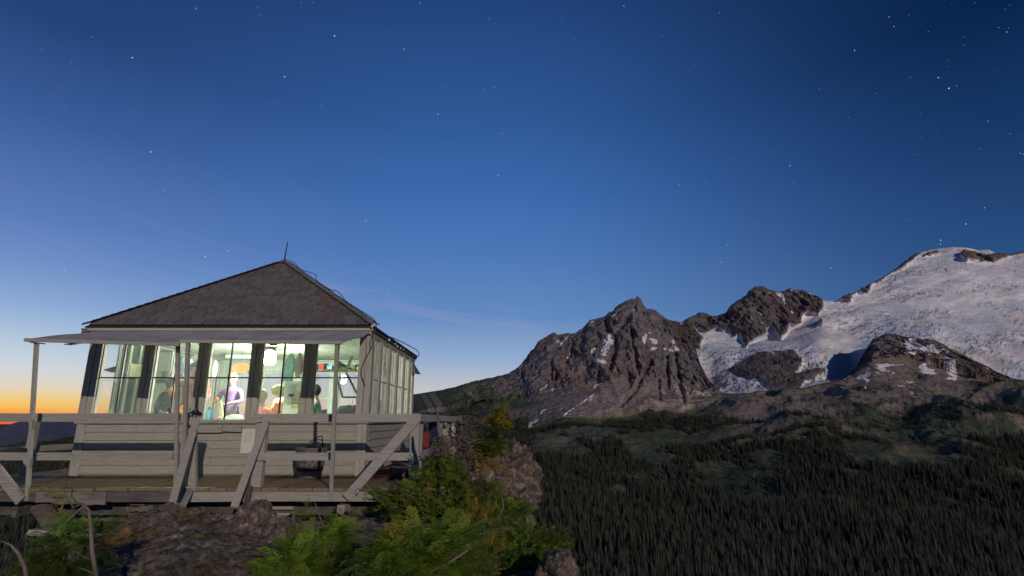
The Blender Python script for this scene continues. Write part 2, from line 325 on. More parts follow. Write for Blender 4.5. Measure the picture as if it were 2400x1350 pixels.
D_rock = z2([(-30, 500), (120, 400), (470, 250), (1010, 400), (992, 440), (990, 480), (965, 535), (880, 515), (850, 545), (835, 600), (755, 622), (730, 665), (690, 700), (655, 640), (640, 612), (590, 640), (595, 665), (530, 690), (500, 715), (440, 765), (425, 720), (415, 675), (350, 685), (335, 632), (290, 655), (250, 628), (170, 665), (130, 640), (72, 628), (100, 660), (150, 700), (120, 780), (90, 765), (40, 760), (-30, 800)])
D_isl = z2([(960, 575), (985, 570), (990, 600), (970, 600)])
E_rim = z2([(1095, 436), (1110, 400), (1240, 340), (1400, 250), (1620, 90), (1685, 112), (1600, 170), (1510, 235), (1430, 272), (1380, 310), (1335, 325), (1320, 375), (1300, 392), (1235, 378), (1190, 402), (1178, 445), (1150, 438)])
summit = z2([(1990, 78), (1950, 112), (2000, 160), (2140, 175), (2170, 172), (2260, 150), (2340, 115), (2420, 100), (2420, 60), (2330, 95), (2200, 98), (2155, 135), (2070, 105)])
summit2 = z2([(1700, 130), (1720, 100), (1800, 85), (1810, 98), (1745, 125)])
G_rock = z2([(378, 905), (400, 880), (430, 862), (520, 820), (600, 808), (640, 800), (700, 798), (782, 785), (812, 830), (843, 845), (842, 885), (815, 930), (800, 945), (880, 935), (1000, 913), (1010, 935), (960, 975), (900, 1015), (800, 1052), (720, 1062), (640, 1064), (580, 1040), (555, 1000), (480, 970), (420, 950), (385, 930)])
patch = [z1(p) for p in (
 [(1150, 525), (1165, 520), (1175, 545), (1160, 568), (1150, 560)], [(1168, 585), (1180, 560), (1200, 535), (1205, 515), (1250, 503), (1235, 525), (1205, 555), (1175, 587)],
 [(1580, 358), (1600, 340), (1618, 336), (1610, 355), (1592, 367)], [(1745, 305), (1757, 298), (1757, 312), (1746, 318)], [(1730, 450), (1745, 445), (1738, 470), (1731, 472)], [(1745, 400), (1762, 402), (1758, 415), (1748, 412)],
 [(1410, 668), (1425, 625), (1450, 600), (1463, 605), (1440, 640), (1418, 670)],
 [(1508, 560), (1520, 545), (1540, 545), (1530, 570), (1512, 570)],
 [(1545, 735), (1445, 735), (1465, 700), (1485, 680), (1490, 640), (1510, 605), (1525, 580), (1550, 550), (1547, 520), (1575, 518), (1570, 535), (1595, 545), (1590, 570), (1560, 590), (1570, 615), (1545, 650), (1530, 655), (1545, 668), (1500, 700)],
 [(1820, 525), (1845, 500), (1858, 510), (1855, 545), (1840, 567), (1825, 550)], [(1868, 530), (1905, 525), (1912, 517), (1938, 550), (1930, 575), (1900, 580), (1890, 555)], [(1860, 485), (1875, 478), (1887, 492), (1870, 496)],
 [(1878, 620), (1905, 602), (1935, 600), (1920, 618), (1885, 628)], [(1980, 580), (2000, 575), (2010, 585), (1985, 605)], [(2020, 590), (2060, 572), (2085, 585), (2112, 608), (2050, 612)], [(2050, 540), (2065, 520), (2072, 555), (2055, 558)], [(2000, 630), (2015, 628), (2015, 640)],
 [(1020, 935), (1045, 905), (1085, 867), (1088, 878), (1055, 915), (1028, 940)], [(1105, 930), (1118, 908), (1125, 915), (1110, 948)],
 [(1435, 885), (1465, 875), (1505, 867), (1460, 888), (1455, 905), (1437, 912)], [(1300, 1055), (1345, 1020), (1385, 990), (1420, 965), (1440, 945), (1448, 950), (1430, 975), (1415, 1010), (1407, 1008), (1412, 980), (1390, 1000), (1350, 1030), (1303, 1060)],
 [(1197, 1145), (1215, 1110), (1250, 1085), (1285, 1068), (1288, 1074), (1240, 1100), (1205, 1138)], [(1025, 1105), (1040, 1082), (1072, 1073), (1055, 1090), (1030, 1108)],
 [(922, 1222), (935, 1175), (945, 1165), (955, 1170), (990, 1150), (1018, 1145), (990, 1170), (955, 1195), (930, 1222)], [(645, 915), (652, 895), (661, 895), (655, 915)], [(1415, 385), (1430, 375), (1440, 378), (1425, 390)], [(1290, 480), (1305, 472), (1310, 480), (1298, 486)], [(2110, 400), (2135, 392), (2140, 402), (2120, 415)],
 [(1228, 665), (1238, 655), (1238, 672), (1230, 678)], [(1248, 635), (1260, 622), (1260, 640), (1250, 645)])]
patch += [z3(p) for p in (
 [(860, 240), (930, 222), (1010, 225), (1040, 265), (1090, 300), (1160, 290), (1230, 290), (1280, 335), (1410, 348), (1330, 365), (1290, 388), (1180, 372), (1040, 355), (845, 350), (890, 330), (875, 290)],
 [(865, 395), (950, 390), (985, 370), (1035, 382), (1010, 412), (960, 412), (880, 402)], [(600, 412), (700, 405), (710, 415), (610, 420)],
 [(480, 515), (560, 515), (580, 495), (650, 498), (740, 485), (845, 460), (820, 490), (720, 508), (660, 520), (615, 555), (640, 568), (680, 572), (660, 590), (560, 588), (505, 568), (540, 555), (500, 530)],
 [(670, 595), (725, 585), (715, 598)], [(495, 592), (535, 605), (530, 612)], [(685, 265), (725, 240), (715, 262)], [(475, 335), (560, 316), (565, 335), (520, 342)],
 [(930, 525), (1040, 527), (1070, 515), (1030, 500), (1120, 480), (1140, 455), (1180, 475), (1130, 495), (1120, 512), (1190, 520), (1255, 542), (1190, 550), (1260, 560), (1262, 582), (1170, 580), (1080, 565), (1060, 540)],
 [(1195, 600), (1265, 612), (1260, 628), (1215, 615)], [(1305, 440), (1400, 430), (1440, 455), (1530, 478), (1510, 487), (1420, 478), (1390, 458), (1320, 450)],
 [(1362, 500), (1500, 492), (1518, 515), (1515, 590), (1520, 615), (1480, 648), (1420, 640), (1415, 662), (1362, 630), (1370, 618), (1440, 620), (1468, 600), (1430, 565), (1390, 530)],
 [(0, 722), (60, 718), (240, 672), (350, 640), (400, 605), (452, 610), (430, 640), (420, 662), (355, 680), (475, 683), (400, 698), (240, 692), (120, 712), (40, 740), (0, 742)],
 [(880, 658), (950, 642), (965, 650), (930, 665), (890, 665)], [(750, 818), (880, 822), (930, 800), (985, 785), (1020, 762), (1055, 762), (1085, 795), (1082, 822), (1000, 815), (900, 835), (820, 835)],
 [(780, 848), (850, 850), (895, 870), (880, 876), (790, 860)], [(930, 885), (1010, 893), (1020, 910), (1075, 968), (1010, 935), (1000, 915)], [(357, 848), (385, 825), (400, 868)], [(1287, 898), (1340, 868), (1382, 868), (1368, 905), (1380, 940), (1330, 925)],
 [(1715, 742), (1780, 740), (1812, 732), (1770, 750)], [(1168, 430), (1215, 414), (1220, 422), (1180, 438)], [(1395, 382), (1440, 368), (1445, 378), (1410, 390)], [(1880, 585), (1935, 588), (1915, 600)], [(1630, 700), (1670, 702), (1660, 712)], [(2190, 700), (2290, 710), (2290, 730), (2240, 730)])]
patch += [z2(p) for p in ([(605, 400), (625, 405), (630, 415), (612, 412)], [(650, 395), (690, 390), (715, 430), (728, 470), (718, 470), (700, 430), (670, 420)], [(665, 465), (680, 470), (682, 485), (670, 482)], [(475, 585), (490, 580), (495, 600), (480, 615)], [(525, 530), (540, 535), (560, 555), (548, 555)], [(755, 512), (790, 540), (775, 545)], [(755, 362), (775, 368), (770, 378)], [(790, 375), (820, 385), (815, 392), (795, 385)], [(600, 815), (640, 812), (645, 825), (610, 822)], [(560, 610), (575, 600), (570, 615)], [(880, 385), (900, 392), (895, 400)])]
wob = 1.6
nu = fbm(UU / 9.0, VV / 9.0, UU * 0, 3) * wob; nv = fbm(UU / 9.0 + 50, VV / 9.0, UU * 0 + 3, 3) * wob
pu, pv = UU + nu, VV + nv
wl = 5.0
pu2, pv2 = UU + fbm(UU / 22.0, VV / 22.0, UU * 0 + 9, 4) * wl, VV + fbm(UU / 22.0 + 31, VV / 22.0, UU * 0, 4) * wl
back = (kk >= 9) & (UU > 1596) | ((kk == 8) & (UU > 1685) & (UU < 1945))
mD = inpoly(pu2, pv2, D_rock) & (kk >= 8); mG = inpoly(pu2, pv2, G_rock) & (kk >= 8)
mE = (inpoly(pu2, pv2, E_rim) | inpoly(pu2, pv2, summit) | inpoly(pu, pv, summit2) | inpoly(pu, pv, D_isl)) & (kk >= 8)
snow = back & ~(mD | mG | mE)
for p in patch: snow |= inpoly(pu, pv, p)
rockback = back & (mD | mG | mE)
# relief
x_, y_, z_ = XX, YY, ZZ
dist = YY * np.sqrt(1 + ss * ss)
cliff = ((kk == 7) | (kk == 8)).astype(float) * sm(UU, 940, 1150) * (1 - sm(UU, 1672, 1700))
cliff = np.maximum(cliff, ((kk == 6) * 0.45) * sm(UU, 1100, 1200) * (1 - sm(UU, 1672, 1700)))
rib = ((kk == 7) | (kk == 8)) * sm(UU, 1955, 2010)
rk = rockback.astype(float)
def blur(a, n):
    for _ in range(n):
        b = a.copy(); b[1:-1] = (a[:-2] + a[1:-1] * 2 + a[2:]) / 4; b[:, 1:-1] = (b[:, :-2] + b[:, 1:-1] * 2 + b[:, 2:]) / 4; a = b
    return a
rkb = blur(rk, 4)
r1 = fbm(x_ / 430 + z_ / 900 + 3, y_ / 420, z_ / 520 - x_ / 1300, 6, 0.58, ridged=True)
r2 = fbm(x_ / 88 + z_ / 400 + 8, y_ / 160, z_ / 210 + 5, 5, 0.62, ridged=True)
r3 = fbm(x_ / 1100 + 2, y_ / 900 + 1, z_ * 0, 3)
hill = fbm(x_ / 300, y_ / 300, z_ * 0 + 2, 6, 0.5)
edge = np.ones_like(YY)                                   # keep the crest lines where they are
edge = np.where((kk == 7) | (kk == 10), 1 - 0.8 * sm(aa, 0.85, 1.0), edge); edge = np.where((kk == 8), 0.2 + 0.8 * aa, edge); edge = np.where(kk == 11, 0.2 + 0.8 * aa, edge)
dY = np.zeros_like(YY); dZ = np.zeros_like(YY)
dY += cliff * edge * (-(r1 - 0.1) * 120 - (r2) * 30); dZ += cliff * edge * (r1 * 12 + r2 * 10)
r4 = fbm(x_ / 30 + 2, y_ / 60, z_ / 120, 5, 0.68, ridged=True)
dY += (cliff + rkb * .9 + rib * .6) * edge * -r4 * 20; dZ += cliff * fbm(x_ / 24, y_ / 24, z_ / 34, 4, 0.65, ridged=True) * 7
dY += rib * edge * (-(r1) * 70 - r2 * 40); dZ += rib * (r2 * 12 + r1 * 10) * edge
gq = 1 - .6 * blur(mG.astype(float), 6); dY += rkb * gq * edge * (-(r1 + 0.25) * 100 - r2 * 45 - 35); dZ += rkb * edge * r2 * 14 + rk * fbm(x_ / 30, y_ / 30, z_ / 40, 3, 0.6, ridged=True) * 8
mG_b = blur(mG.astype(float), 7); dY += -30 * mG_b
# snow: gentle swells, crevasse fields
sn = blur((snow & back).astype(float), 3)
crev = sm(fbm(x_ / 420 + 7, y_ / 420, z_ / 150, 5), -0.10, 0.20)
crev = np.maximum(crev, sm(VV, 800, 850) * (1 - sm(UU, 2020, 2060)))
pa_, qa_ = x_ * .95 + z_ * .31, z_ * .95 - x_ * .31
cr = fbm(pa_ / 120, y_ / 120, qa_ / 34, 5, 0.62, ridged=True)
cr2 = fbm(pa_ / 48 + 5, y_ / 48, qa_ / 13, 4, 0.65, ridged=True)
toe = sm(UU, 1990, 1960) * sm(VV, 790, 850) 
dZ += sn * edge * (fbm(x_ / 260, y_ / 260, z_ / 200, 5) * 26 + crev * (cr * 26 + cr2 * 13 - 4) + toe * cr2 * 10 + cr2 * 2.5); dY += sn * edge * (crev * cr * 26 + (crev + toe) * cr2 * 16)
low = ((kk >= 3) & (kk <= 6)).astype(float) * (1 - np.minimum(cliff * 2, 1))
hr = fbm(x_ / 420 + 9, y_ / 520, z_ * 0 + 6, 5, 0.5, ridged=True)
dZ += low * (hill * np.where(kk == 3, 30, 46) + (hr - .2) * 38 * sm(dist, 1400, 2100)) * sm(dist, 900, 1500)
humm = ((kk == 5) | (kk == 6)) * sm(UU, 1660, 1760) * np.where(kk == 6, 1 - 0.6 * aa, 1)
dZ += humm * (fbm(x_ / 210 + 4, y_ / 260, z_ * 0, 5, 0.52, ridged=True) - 0.25) * 46
dZ += ((kk >= 9) & (kk < 12) & (UU < 940)) * hill * 50 + ((kk == 11) & (UU < 400)) * fbm(x_ / 120, y_ / 400, z_ * 0, 3) * 12
# deep chimneys and gullies cut into the butte
gul = [([(1530, 380), (1545, 470), (1605, 520), (1610, 600), (1590, 680), (1560, 760)], 4.5, 120), ([(1730, 460), (1745, 580), (1770, 700), (1800, 840)], 2.6, 90), ([(1890, 700), (1840, 780), (1800, 845), (1760, 930), (1650, 1040)], 3.6, 110),
       ([(2075, 650), (2110, 850), (2140, 1010)], 3.6, 120), ([(1700, 380), (1660, 450), (1610, 500)], 4.5, 100), ([(1105, 700), (1110, 800), (1130, 880)], 2.6, 80), ([(1275, 560), (1260, 640), (1225, 700)], 2.6, 70), ([(1712, 800), (1715, 880)], 6.0, 130), ([(882, 800), (885, 865)], 2.6, 60), ([(2010, 650), (2020, 900)], 2.6, 80), ([(1150, 780), (1145, 830)], 3.0, 90), ([(1480, 800), (1470, 860)], 3, 60), ([(1945, 850), (1950, 1000)], 2.6, 70)]
cmask = (kk >= 6) & (kk <= 7) & (UU > 1100) & (UU < 1690)
cu, cv = UU[cmask] + nu[cmask] * 1.3, VV[cmask] + nv[cmask]; acc = np.zeros(cu.shape)
for pl_, sg, dp in gul:
    q = [(960 + a / 3.3333, 640 + b / 3.3333) for a, b in pl_]; dm = np.full(cu.shape, 1e9)
    for (ax_, ay_), (bx_, by_) in zip(q[:-1], q[1:]):
        dx_, dy_ = bx_ - ax_, by_ - ay_; t_ = np.clip(((cu - ax_) * dx_ + (cv - ay_) * dy_) / (dx_ * dx_ + dy_ * dy_), 0, 1); dm = np.minimum(dm, (cu - ax_ - t_ * dx_) ** 2 + (cv - ay_ - t_ * dy_) ** 2)
    acc = np.maximum(acc, np.exp(-dm / (2 * sg * sg)) * dp * .5)
dY[cmask] += acc * edge[cmask]
PX = XX; PY = YY + dY; PZ = ZZ + dZ; PX = ss * PY
dZ += 0
# colours of the ground itself
def C3(c): return np.array(c, float)
col = np.zeros(YY.shape + (3,))
n1 = fbm(x_ / 150, y_ / 150, z_ / 150, 5); n2 = fbm(x_ / 520 + 5, y_ / 520, z_ / 300, 4); n3 = fbm(x_ / 60, y_ / 60, z_ / 200 + 8, 5)
n5 = fbm(x_ / 22, y_ / 40, z_ / 30 + 8, 4, .65)
rockc = C3((.150, .132, .142))[None, None] * (1 + 0.28 * n1 + 0.30 * n3 + .45 * n5)[..., None]
rockc = rockc * (1 + (sm(n2, 0.0, 0.4) * 0.35)[..., None] * (C3((1.25, .92, .82)) - 1))
redc = C3((.105, .076, .074))[None, None] * (1 + 0.45 * n1 + 0.35 * n3 + .45 * n5)[..., None]
veg = C3((.050, .064, .040))[None, None] * (1 + 0.5 * n1)[..., None]
mead = C3((.118, .112, .078))[None, None] * (1 + 0.5 * n1 + .35 * n3)[..., None]
earth = C3((.185, .148, .132))[None, None] * (1 + 0.35 * n3)[..., None]
def mixa(a, b, m): return a * (1 - m[..., None]) + b * m[..., None]
col[:] = mead
col = mixa(col, veg, sm(n2 + n1 * 0.8 + .3 * n3, -0.25, 0.20)); col = mixa(col, C3((.36, .33, .30))[None, None] * np.ones_like(col), sm(n5 + n3 * .6, .52, .7) * sm(n2, -.1, .2) * .7)
# upper meadows go over to bare earth on the right, under the glacier
ea = sm(VV + n2 * 60 + n1 * 30, 1012, 950) * sm(UU, 1620, 1720)
ea = np.maximum(ea, 0.8 * sm(n2 * 1.2 + n3 * 0.5, 0.1, 0.42) * sm(UU, 1500, 1650) * sm(VV, 1110, 1010))
col = mixa(col, earth, ea * (kk <= 9))
ribm = np.where((kk == 7) & (UU > 1900), 1.0, 0.0)
col = mixa(col, mixa(rockc * 1.1, redc * 1.15, sm(n2 + 0.5 * n1 + (UU - 2150) / 700.0, -0.1, 0.3)), ribm * sm(VV + n1 * 22, 900, 868))
col = mixa(col, veg * 1.1, ((kk <= 7) & (UU > 1650)) * sm(n1 + n2, 0.12, 0.3) * sm(VV, 880, 915) * 0.9)
# dark butte: rock above, scree fan and grassy ledges below
up = sm(VV + n1 * 26, 940, 900) * sm(UU, 1130, 1230)
cl = ((kk >= 6) & (kk <= 8) & (UU < 1690))
bm = cl * 1.0
gr = mixa(rockc * 0.95, veg * 1.25, sm(fbm(x_ / 240 + 1, y_ / 300, z_ / 90, 5) + 0.25 * n3 + (1200 - UU) / 900.0, -0.10, 0.16))
base = mixa(gr, rockc, up)
base = mixa(base, redc * 0.95, sm(UU, 1555, 1600) * sm(VV, 850, 790))
scree = inpoly(pu2, pv2, [(1428, 893), (1470, 890), (1520, 900), (1560, 905), (1520, 925), (1470, 960), (1440, 972), (1300, 1005), (1318, 985), (1370, 950), (1400, 925)])
base = mixa(base, C3((.235, .190, .180))[None, None] * (1 + 0.2 * n3)[..., None], blur(scree.astype(float), 2))
pale = inpoly(pu2, pv2, [(1500, 955), (1530, 925), (1580, 905), (1650, 905), (1688, 925), (1640, 955), (1560, 975), (1500, 975)])
base = mixa(base, C3((.32, .26, .22))[None, None] * (1 + 0.6 * n3)[..., None], blur(pale.astype(float), 2) * sm(n3, -0.3, 0.25))
# dark pale streaks: avalanche chutes on the forested left shoulder
ch = sm(fbm((x_ + z_ * 1.3) / 62.0, y_ * 0 + 3, z_ / 700, 3), 0.18, 0.34) * (UU < 1215) * sm(VV, 905, 930)
base = mixa(base, earth * 1.15, ch * 0.85)
col = mixa(col, base, bm)
dk = sm(r2, 0.02, -0.35) * cliff

rb_ = mixa(rockc * 0.92, redc, sm(n2 + n1 + (VV - 730) / 160.0 * mD, -0.15, 0.35))
rb_ = mixa(rb_, C3((.17, .13, .105))[None, None] * np.ones_like(rb_), (mE & (VV < 640)) * 0.7)
col = np.where(rockback[..., None], rb_, col)
snc = C3((.70, .665, .715))[None, None] * (1 + 0.08 * n2 + 0.06 * n1 + .06 * n5)[..., None]
flow = fbm(pa_ / 480 + 3, y_ / 900, qa_ / 45, 6, .6)
snc = snc * (1.04 + .55 * flow)[..., None]
dirty = sm(fbm(x_ / 300 + 2, y_ / 300, z_ / 110, 5), 0.05, 0.42) * sm(VV + n2 * 40, 690, 860)
snc = mixa(snc, C3((.42, .39, .385))[None, None] * (1 + 0.3 * n3)[..., None], dirty * 0.75)
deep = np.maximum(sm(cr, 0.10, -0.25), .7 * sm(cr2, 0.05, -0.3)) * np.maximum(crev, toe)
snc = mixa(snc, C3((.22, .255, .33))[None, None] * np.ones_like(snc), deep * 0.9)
snc = mixa(snc, C3((.52, .58, .68))[None, None] * np.ones_like(snc), sm(fbm(pa_ / 700 + 9, y_ / 900, qa_ / 160, 4), .02, .35) * .6)
snpatch = snow & ~back
snc = np.where(snpatch[..., None], C3((.74, .68, .72)), snc)
col = np.where(snow[..., None], snc, col)
# left: forested far hills, their distance haze put into the colour as blue
lf = (UU < 935)
col = np.where((lf & (kk >= 7))[..., None], C3((.105, .11, .150)) * (1 + 0.3 * n1)[..., None], col)
col = np.clip(col, 0.004, 0.9)
PP = np.stack([PX, PY, PZ], -1)
m_ter = attr_mat('mountain_ground', bump=0.75, bscale=0.06, bdist=6.0, nscale=0.06, nvar=0.38)
m_snow = attr_mat('snow_ground', rough=0.7, bump=0.6, bscale=0.035, bdist=12.0, nscale=0.02, nvar=0.12, stretch=(1, 1, 2.2), spec=0.3)
starts = np.concatenate([[0], np.cumsum(rows)])
def sub(name, r0, r1, c0=0, c1=None, m=None):
    o = grid_mesh(name, PP[r0:r1 + 1, c0:c1], col[r0:r1 + 1, c0:c1], m or m_ter); meta(o, kind='structure'); return o
cs = int(np.searchsorted(sv, S(960, 0.0)))
R6, R8, R9, R11 = starts[6], starts[8], starts[9], starts[-1]
o = sub('valley_slope', 0, R6); meta(o, 'dark valley side of forest and meadow falling away below the mountains', kind='structure')
o = sub('far_hills', R6, R11, 0, cs + 1); meta(o, 'dusky blue ridges low behind the left railing', kind='structure')
o = sub('rocky_mountain', R6, R8, cs, None); meta(o, 'dark brown jagged butte with snow streaks and scree', kind='structure')
o = sub('glacier_mountain', R8, R11, cs, None, m_snow); meta(o, 'broad snow covered volcano with crevassed glacier at the right', kind='structure')
# lowland out to the horizon
g = [(-120000, -60000, -900), (120000, -60000, -900), (120000, 160000, -900), (-120000, 160000, -900)]
m_low = mat('lowland_ground', (.03, .035, .03), 0.95, 0.4, 0.0005, coord='Object')
low_o = mesh_obj('lowland', g, [(0, 1, 2, 3)], m_low); meta(low_o, 'dark lowland reaching to the horizon', kind='structure')

# ------------------------------------------------------------------ conifers of the valley
m_con = mat('conifer_needles', (.074, .080, .055), 0.9, 0.0, 0.6, col2=(.036, .042, .032), objvar=0.3, spec=0.1)
m_snag = mat('dead_wood_grey', (.20, .185, .165), 0.9, 0.3, 3)
def conifer_mesh(seed, bare=False):
    r = random.Random(seed); V = []; Fc = []; mi = []
    tv, tf = tube_vf([(0, 0, 0), (0, 0, 0.5), (0, 0, 1.0)], [0.016, 0.010, 0.002], 4, False); V += tv; Fc += tf; mi += [1] * len(tf)
    n = 17 if not bare else 9
    for i in range(n):
        h = 0.07 + 0.91 * (i / n) ** 0.92 + r.uniform(-.01, .01); wmax = (0.145 * (1 - h) ** 0.72 + 0.010)
        for k in range(8 if not bare else 3):
            a = r.uniform(0, 6.283) if bare else 2 * math.pi * (k + r.uniform(-.3, .3)) / 8 + i * 0.7; w = wmax * r.uniform(0.55, 1.15) * (1 if not bare else .6)
            d = Vector((math.cos(a), math.sin(a), 0)); s = Vector((-d.y, d.x, 0)); b = len(V); wd = w * (0.42 if not bare else .06)
            dr = r.uniform(0.28, 0.55) * w + .008
            V += [(0, 0, h + .02), tuple(d * w * .62 + s * wd + Vector((0, 0, h - dr * .5))), tuple(d * w + Vector((0, 0, h - dr * .72))), tuple(d * w * .62 - s * wd + Vector((0, 0, h - dr * .5)))]
            Fc += [(b, b + 1, b + 2), (b, b + 2, b + 3)]; mi += [0 if not bare else 1] * 2
    me = bpy.data.meshes.new('snag' if bare else 'conifer'); me.from_pydata(V, [], Fc); me.update()
    me.materials.append(m_con); me.materials.append(m_snag); me.polygons.foreach_set('material_index', mi); return me
TM = [conifer_mesh(i) for i in range(6)] + [conifer_mesh(99, True)]
# choose spots on the slope: chance by ground area and by how wooded that bit of slope is
cxy = np.abs(np.diff(PP[:, :, 0], axis=1))[:-1] * np.abs(np.diff(PP[:, :, 1], axis=0))[:, :-1]
uu, vv_, ks = UU[:-1, :-1], VV[:-1, :-1], kk[:-1, :-1]; xx, yy2 = PP[:-1, :-1, 0], PP[:-1, :-1, 1]
cl1 = 1.35 * fbm(xx / 150, yy2 / 210, xx * 0, 4); cl2 = fbm(xx / 60, yy2 / 60, xx * 0 + 4, 3)
line = 1085 + 50 * sm(uu, 1500, 1900) - 45 * sm(uu, 1400, 1150) + 20 * sm(uu, 2100, 2400)
dens = sm(vv_ + cl1 * 90, line - 20, line + 60) * (0.42 + 0.58 * sm(cl2 + .5 * cl1, -0.35, 0.08))
dens = np.maximum(dens, sm(cl1 + 0.5 * cl2, 0.05, 0.16) * sm(vv_, 962, 1005) * 0.9 * (1 - 0.5 * sm(uu, 1750, 1900) * sm(vv_, 1020, 990)))
dens = np.maximum(dens, 0.9 * sm(vv_ - (1003 - (uu - 1180) * 0.10) + cl1 * 14, -5, 5) * sm(-vv_ + (1030 - (uu - 1180) * 0.10) + cl1 * 14, -5, 5) * (uu > 1150) * (uu < 1560))
dens = np.where(uu < 1170, np.maximum(dens, 0.30 * sm(cl1 + cl2 * .6, -0.05, 0.2) * (vv_ > 935) * (ks <= 7)), dens)
dens = np.where(uu < 700, 0.9, dens)
vis = ((uu > -20) & (uu < 175) | (uu > 950) & (uu < 2440)) & (vv_ < 1420) & (ks >= 2) & (ks <= 7) & ~snow[:-1, :-1] & (scree[:-1, :-1] == False)
w = (cxy * dens * vis); w[ks >= 7] *= (uu[ks >= 7] < 1200); w *= np.where(YY[:-1, :-1] > 3000, 0.3, 1.0)
spac = 32.0
ntree = int(min(75000, w.sum() / spac))
pick = RNG.choice(w.size, ntree, p=(w / w.sum()).ravel()); pr, pc = np.unravel_index(pick, w.shape)
fr, fc = RNG.rand(ntree), RNG.rand(ntree)
def bil(A): return (A[pr, pc] * (1 - fr)[:, None] + A[pr + 1, pc] * fr[:, None]) * (1 - fc)[:, None] + (A[pr, pc + 1] * (1 - fr)[:, None] + A[pr + 1, pc + 1] * fr[:, None]) * fc[:, None]
TP = bil(PP)
th = (RNG.rand(ntree) ** 1.5 * 0.95 + 0.42) * np.interp(TP[:, 1], [700, 1500, 2200, 2700, 4000], [25, 23, 17, 13, 13]); tv_ = RNG.randint(0, 6, ntree); tv_[RNG.rand(ntree) < 0.025] = 6
th[tv_ == 6] *= 1.15
twd = th * (0.95 + 0.6 * RNG.rand(ntree)); rot = RNG.rand(ntree) * 6.283
order = np.argsort(TP[:, 1] - th * 12); vis_t = []
for i in order:
    u_ = 1200 + F * TP[i, 0] / (TP[i, 1] * CP + TP[i, 2] * SP); tz = (TP[i, 2] + th[i]) / TP[i, 1]; v_ = 675 - F * math.tan(math.atan(tz) - PITCH)
    if v_ < 1335 and 1290 < u_ < 2395: vis_t.append(i)
    if len(vis_t) >= 300: break
vs_ = set(vis_t)
for i in vis_t:
    o = bpy.data.objects.new('conifer_tree' if tv_[i] != 6 else 'bare_snag', TM[tv_[i]]); COL.objects.link(o)
    o.location = TP[i] - np.array([0, 0, .3]); o.scale = (twd[i], twd[i], th[i]); o.rotation_euler = (0, 0, rot[i])
    if tv_[i] != 6: meta(o, 'narrow dark conifer among many alike on the valley side below the glacier', 'tree', 'conifers on the near valley slope')
    else: meta(o, 'pale bare dead trunk standing among the dark conifers of the valley', 'dead tree', 'dead snags on the near valley slope')
rest = np.array([i for i in range(ntree) if i not in vs_])
# the others: one forest, instanced with geometry nodes
fm = bpy.data.meshes.new('forest'); fm.vertices.add(len(rest)); fm.vertices.foreach_set('co', TP[rest].astype(np.float32).ravel())
at_s = fm.attributes.new('size', 'FLOAT_VECTOR', 'POINT'); at_s.data.foreach_set('vector', np.stack([twd[rest], twd[rest], th[rest]], 1).astype(np.float32).ravel())
at_r = fm.attributes.new('spin', 'FLOAT', 'POINT'); at_r.data.foreach_set('value', rot[rest].astype(np.float32))
at_k = fm.attributes.new('variant', 'INT', 'POINT'); at_k.data.foreach_set('value', tv_[rest].astype(np.int32))
forest = bpy.data.objects.new('forest', fm); COL.objects.link(forest); meta(forest, 'dense dark conifer forest covering the valley side', 'forest', kind='stuff')
ng = bpy.data.node_groups.new('forest_scatter', 'GeometryNodeTree'); ng.interface.new_socket('Geometry', in_out='INPUT', socket_type='NodeSocketGeometry'); ng.interface.new_socket('Geometry', in_out='OUTPUT', socket_type='NodeSocketGeometry')
gi, go = ng.nodes.new('NodeGroupInput'), ng.nodes.new('NodeGroupOutput'); jn = ng.nodes.new('GeometryNodeJoinGeometry')
m2p = ng.nodes.new('GeometryNodeMeshToPoints'); ng.links.new(gi.outputs[0], m2p.inputs[0])
def named(n, t):
    q = ng.nodes.new('GeometryNodeInputNamedAttribute'); q.data_type = t; q.inputs['Name'].default_value = n; return q.outputs['Attribute']
sz, sp_, va = named('size', 'FLOAT_VECTOR'), named('spin', 'FLOAT'), named('variant', 'INT')
cxr = ng.nodes.new('ShaderNodeCombineXYZ'); ng.links.new(sp_, cxr.inputs[2])
tmpl = {}
for o in COL.objects:
    if o.type == 'MESH' and o.data in TM and o.data.name not in tmpl: tmpl[o.data.name] = o
for i, me in enumerate(TM):
    if me.name not in tmpl: continue
    oi = ng.nodes.new('GeometryNodeObjectInfo'); oi.inputs[0].default_value = tmpl[me.name]; oi.transform_space = 'ORIGINAL'; oi.inputs['As Instance'].default_value = True
    ip = ng.nodes.new('GeometryNodeInstanceOnPoints'); cmpn = ng.nodes.new('FunctionNodeCompare'); cmpn.data_type = 'INT'; cmpn.operation = 'EQUAL'
    ci = [s for s in cmpn.inputs if s.type == 'INT']; ng.links.new(va, ci[0]); ci[1].default_value = i
    ng.links.new(m2p.outputs[0], ip.inputs['Points']); ng.links.new(cmpn.outputs[0], ip.inputs['Selection']); ng.links.new(oi.outputs['Geometry'], ip.inputs['Instance'])
    ng.links.new(sz, ip.inputs['Scale']); 
    e2r = ng.nodes.new('FunctionNodeEulerToRotation'); ng.links.new(cxr.outputs[0], e2r.inputs[0]); ng.links.new(e2r.outputs[0], ip.inputs['Rotation'])
    ng.links.new(ip.outputs[0], jn.inputs[0])
ng.links.new(jn.outputs[0], go.inputs[0])
md = forest.modifiers.new('scatter', 'NODES'); md.node_group = ng

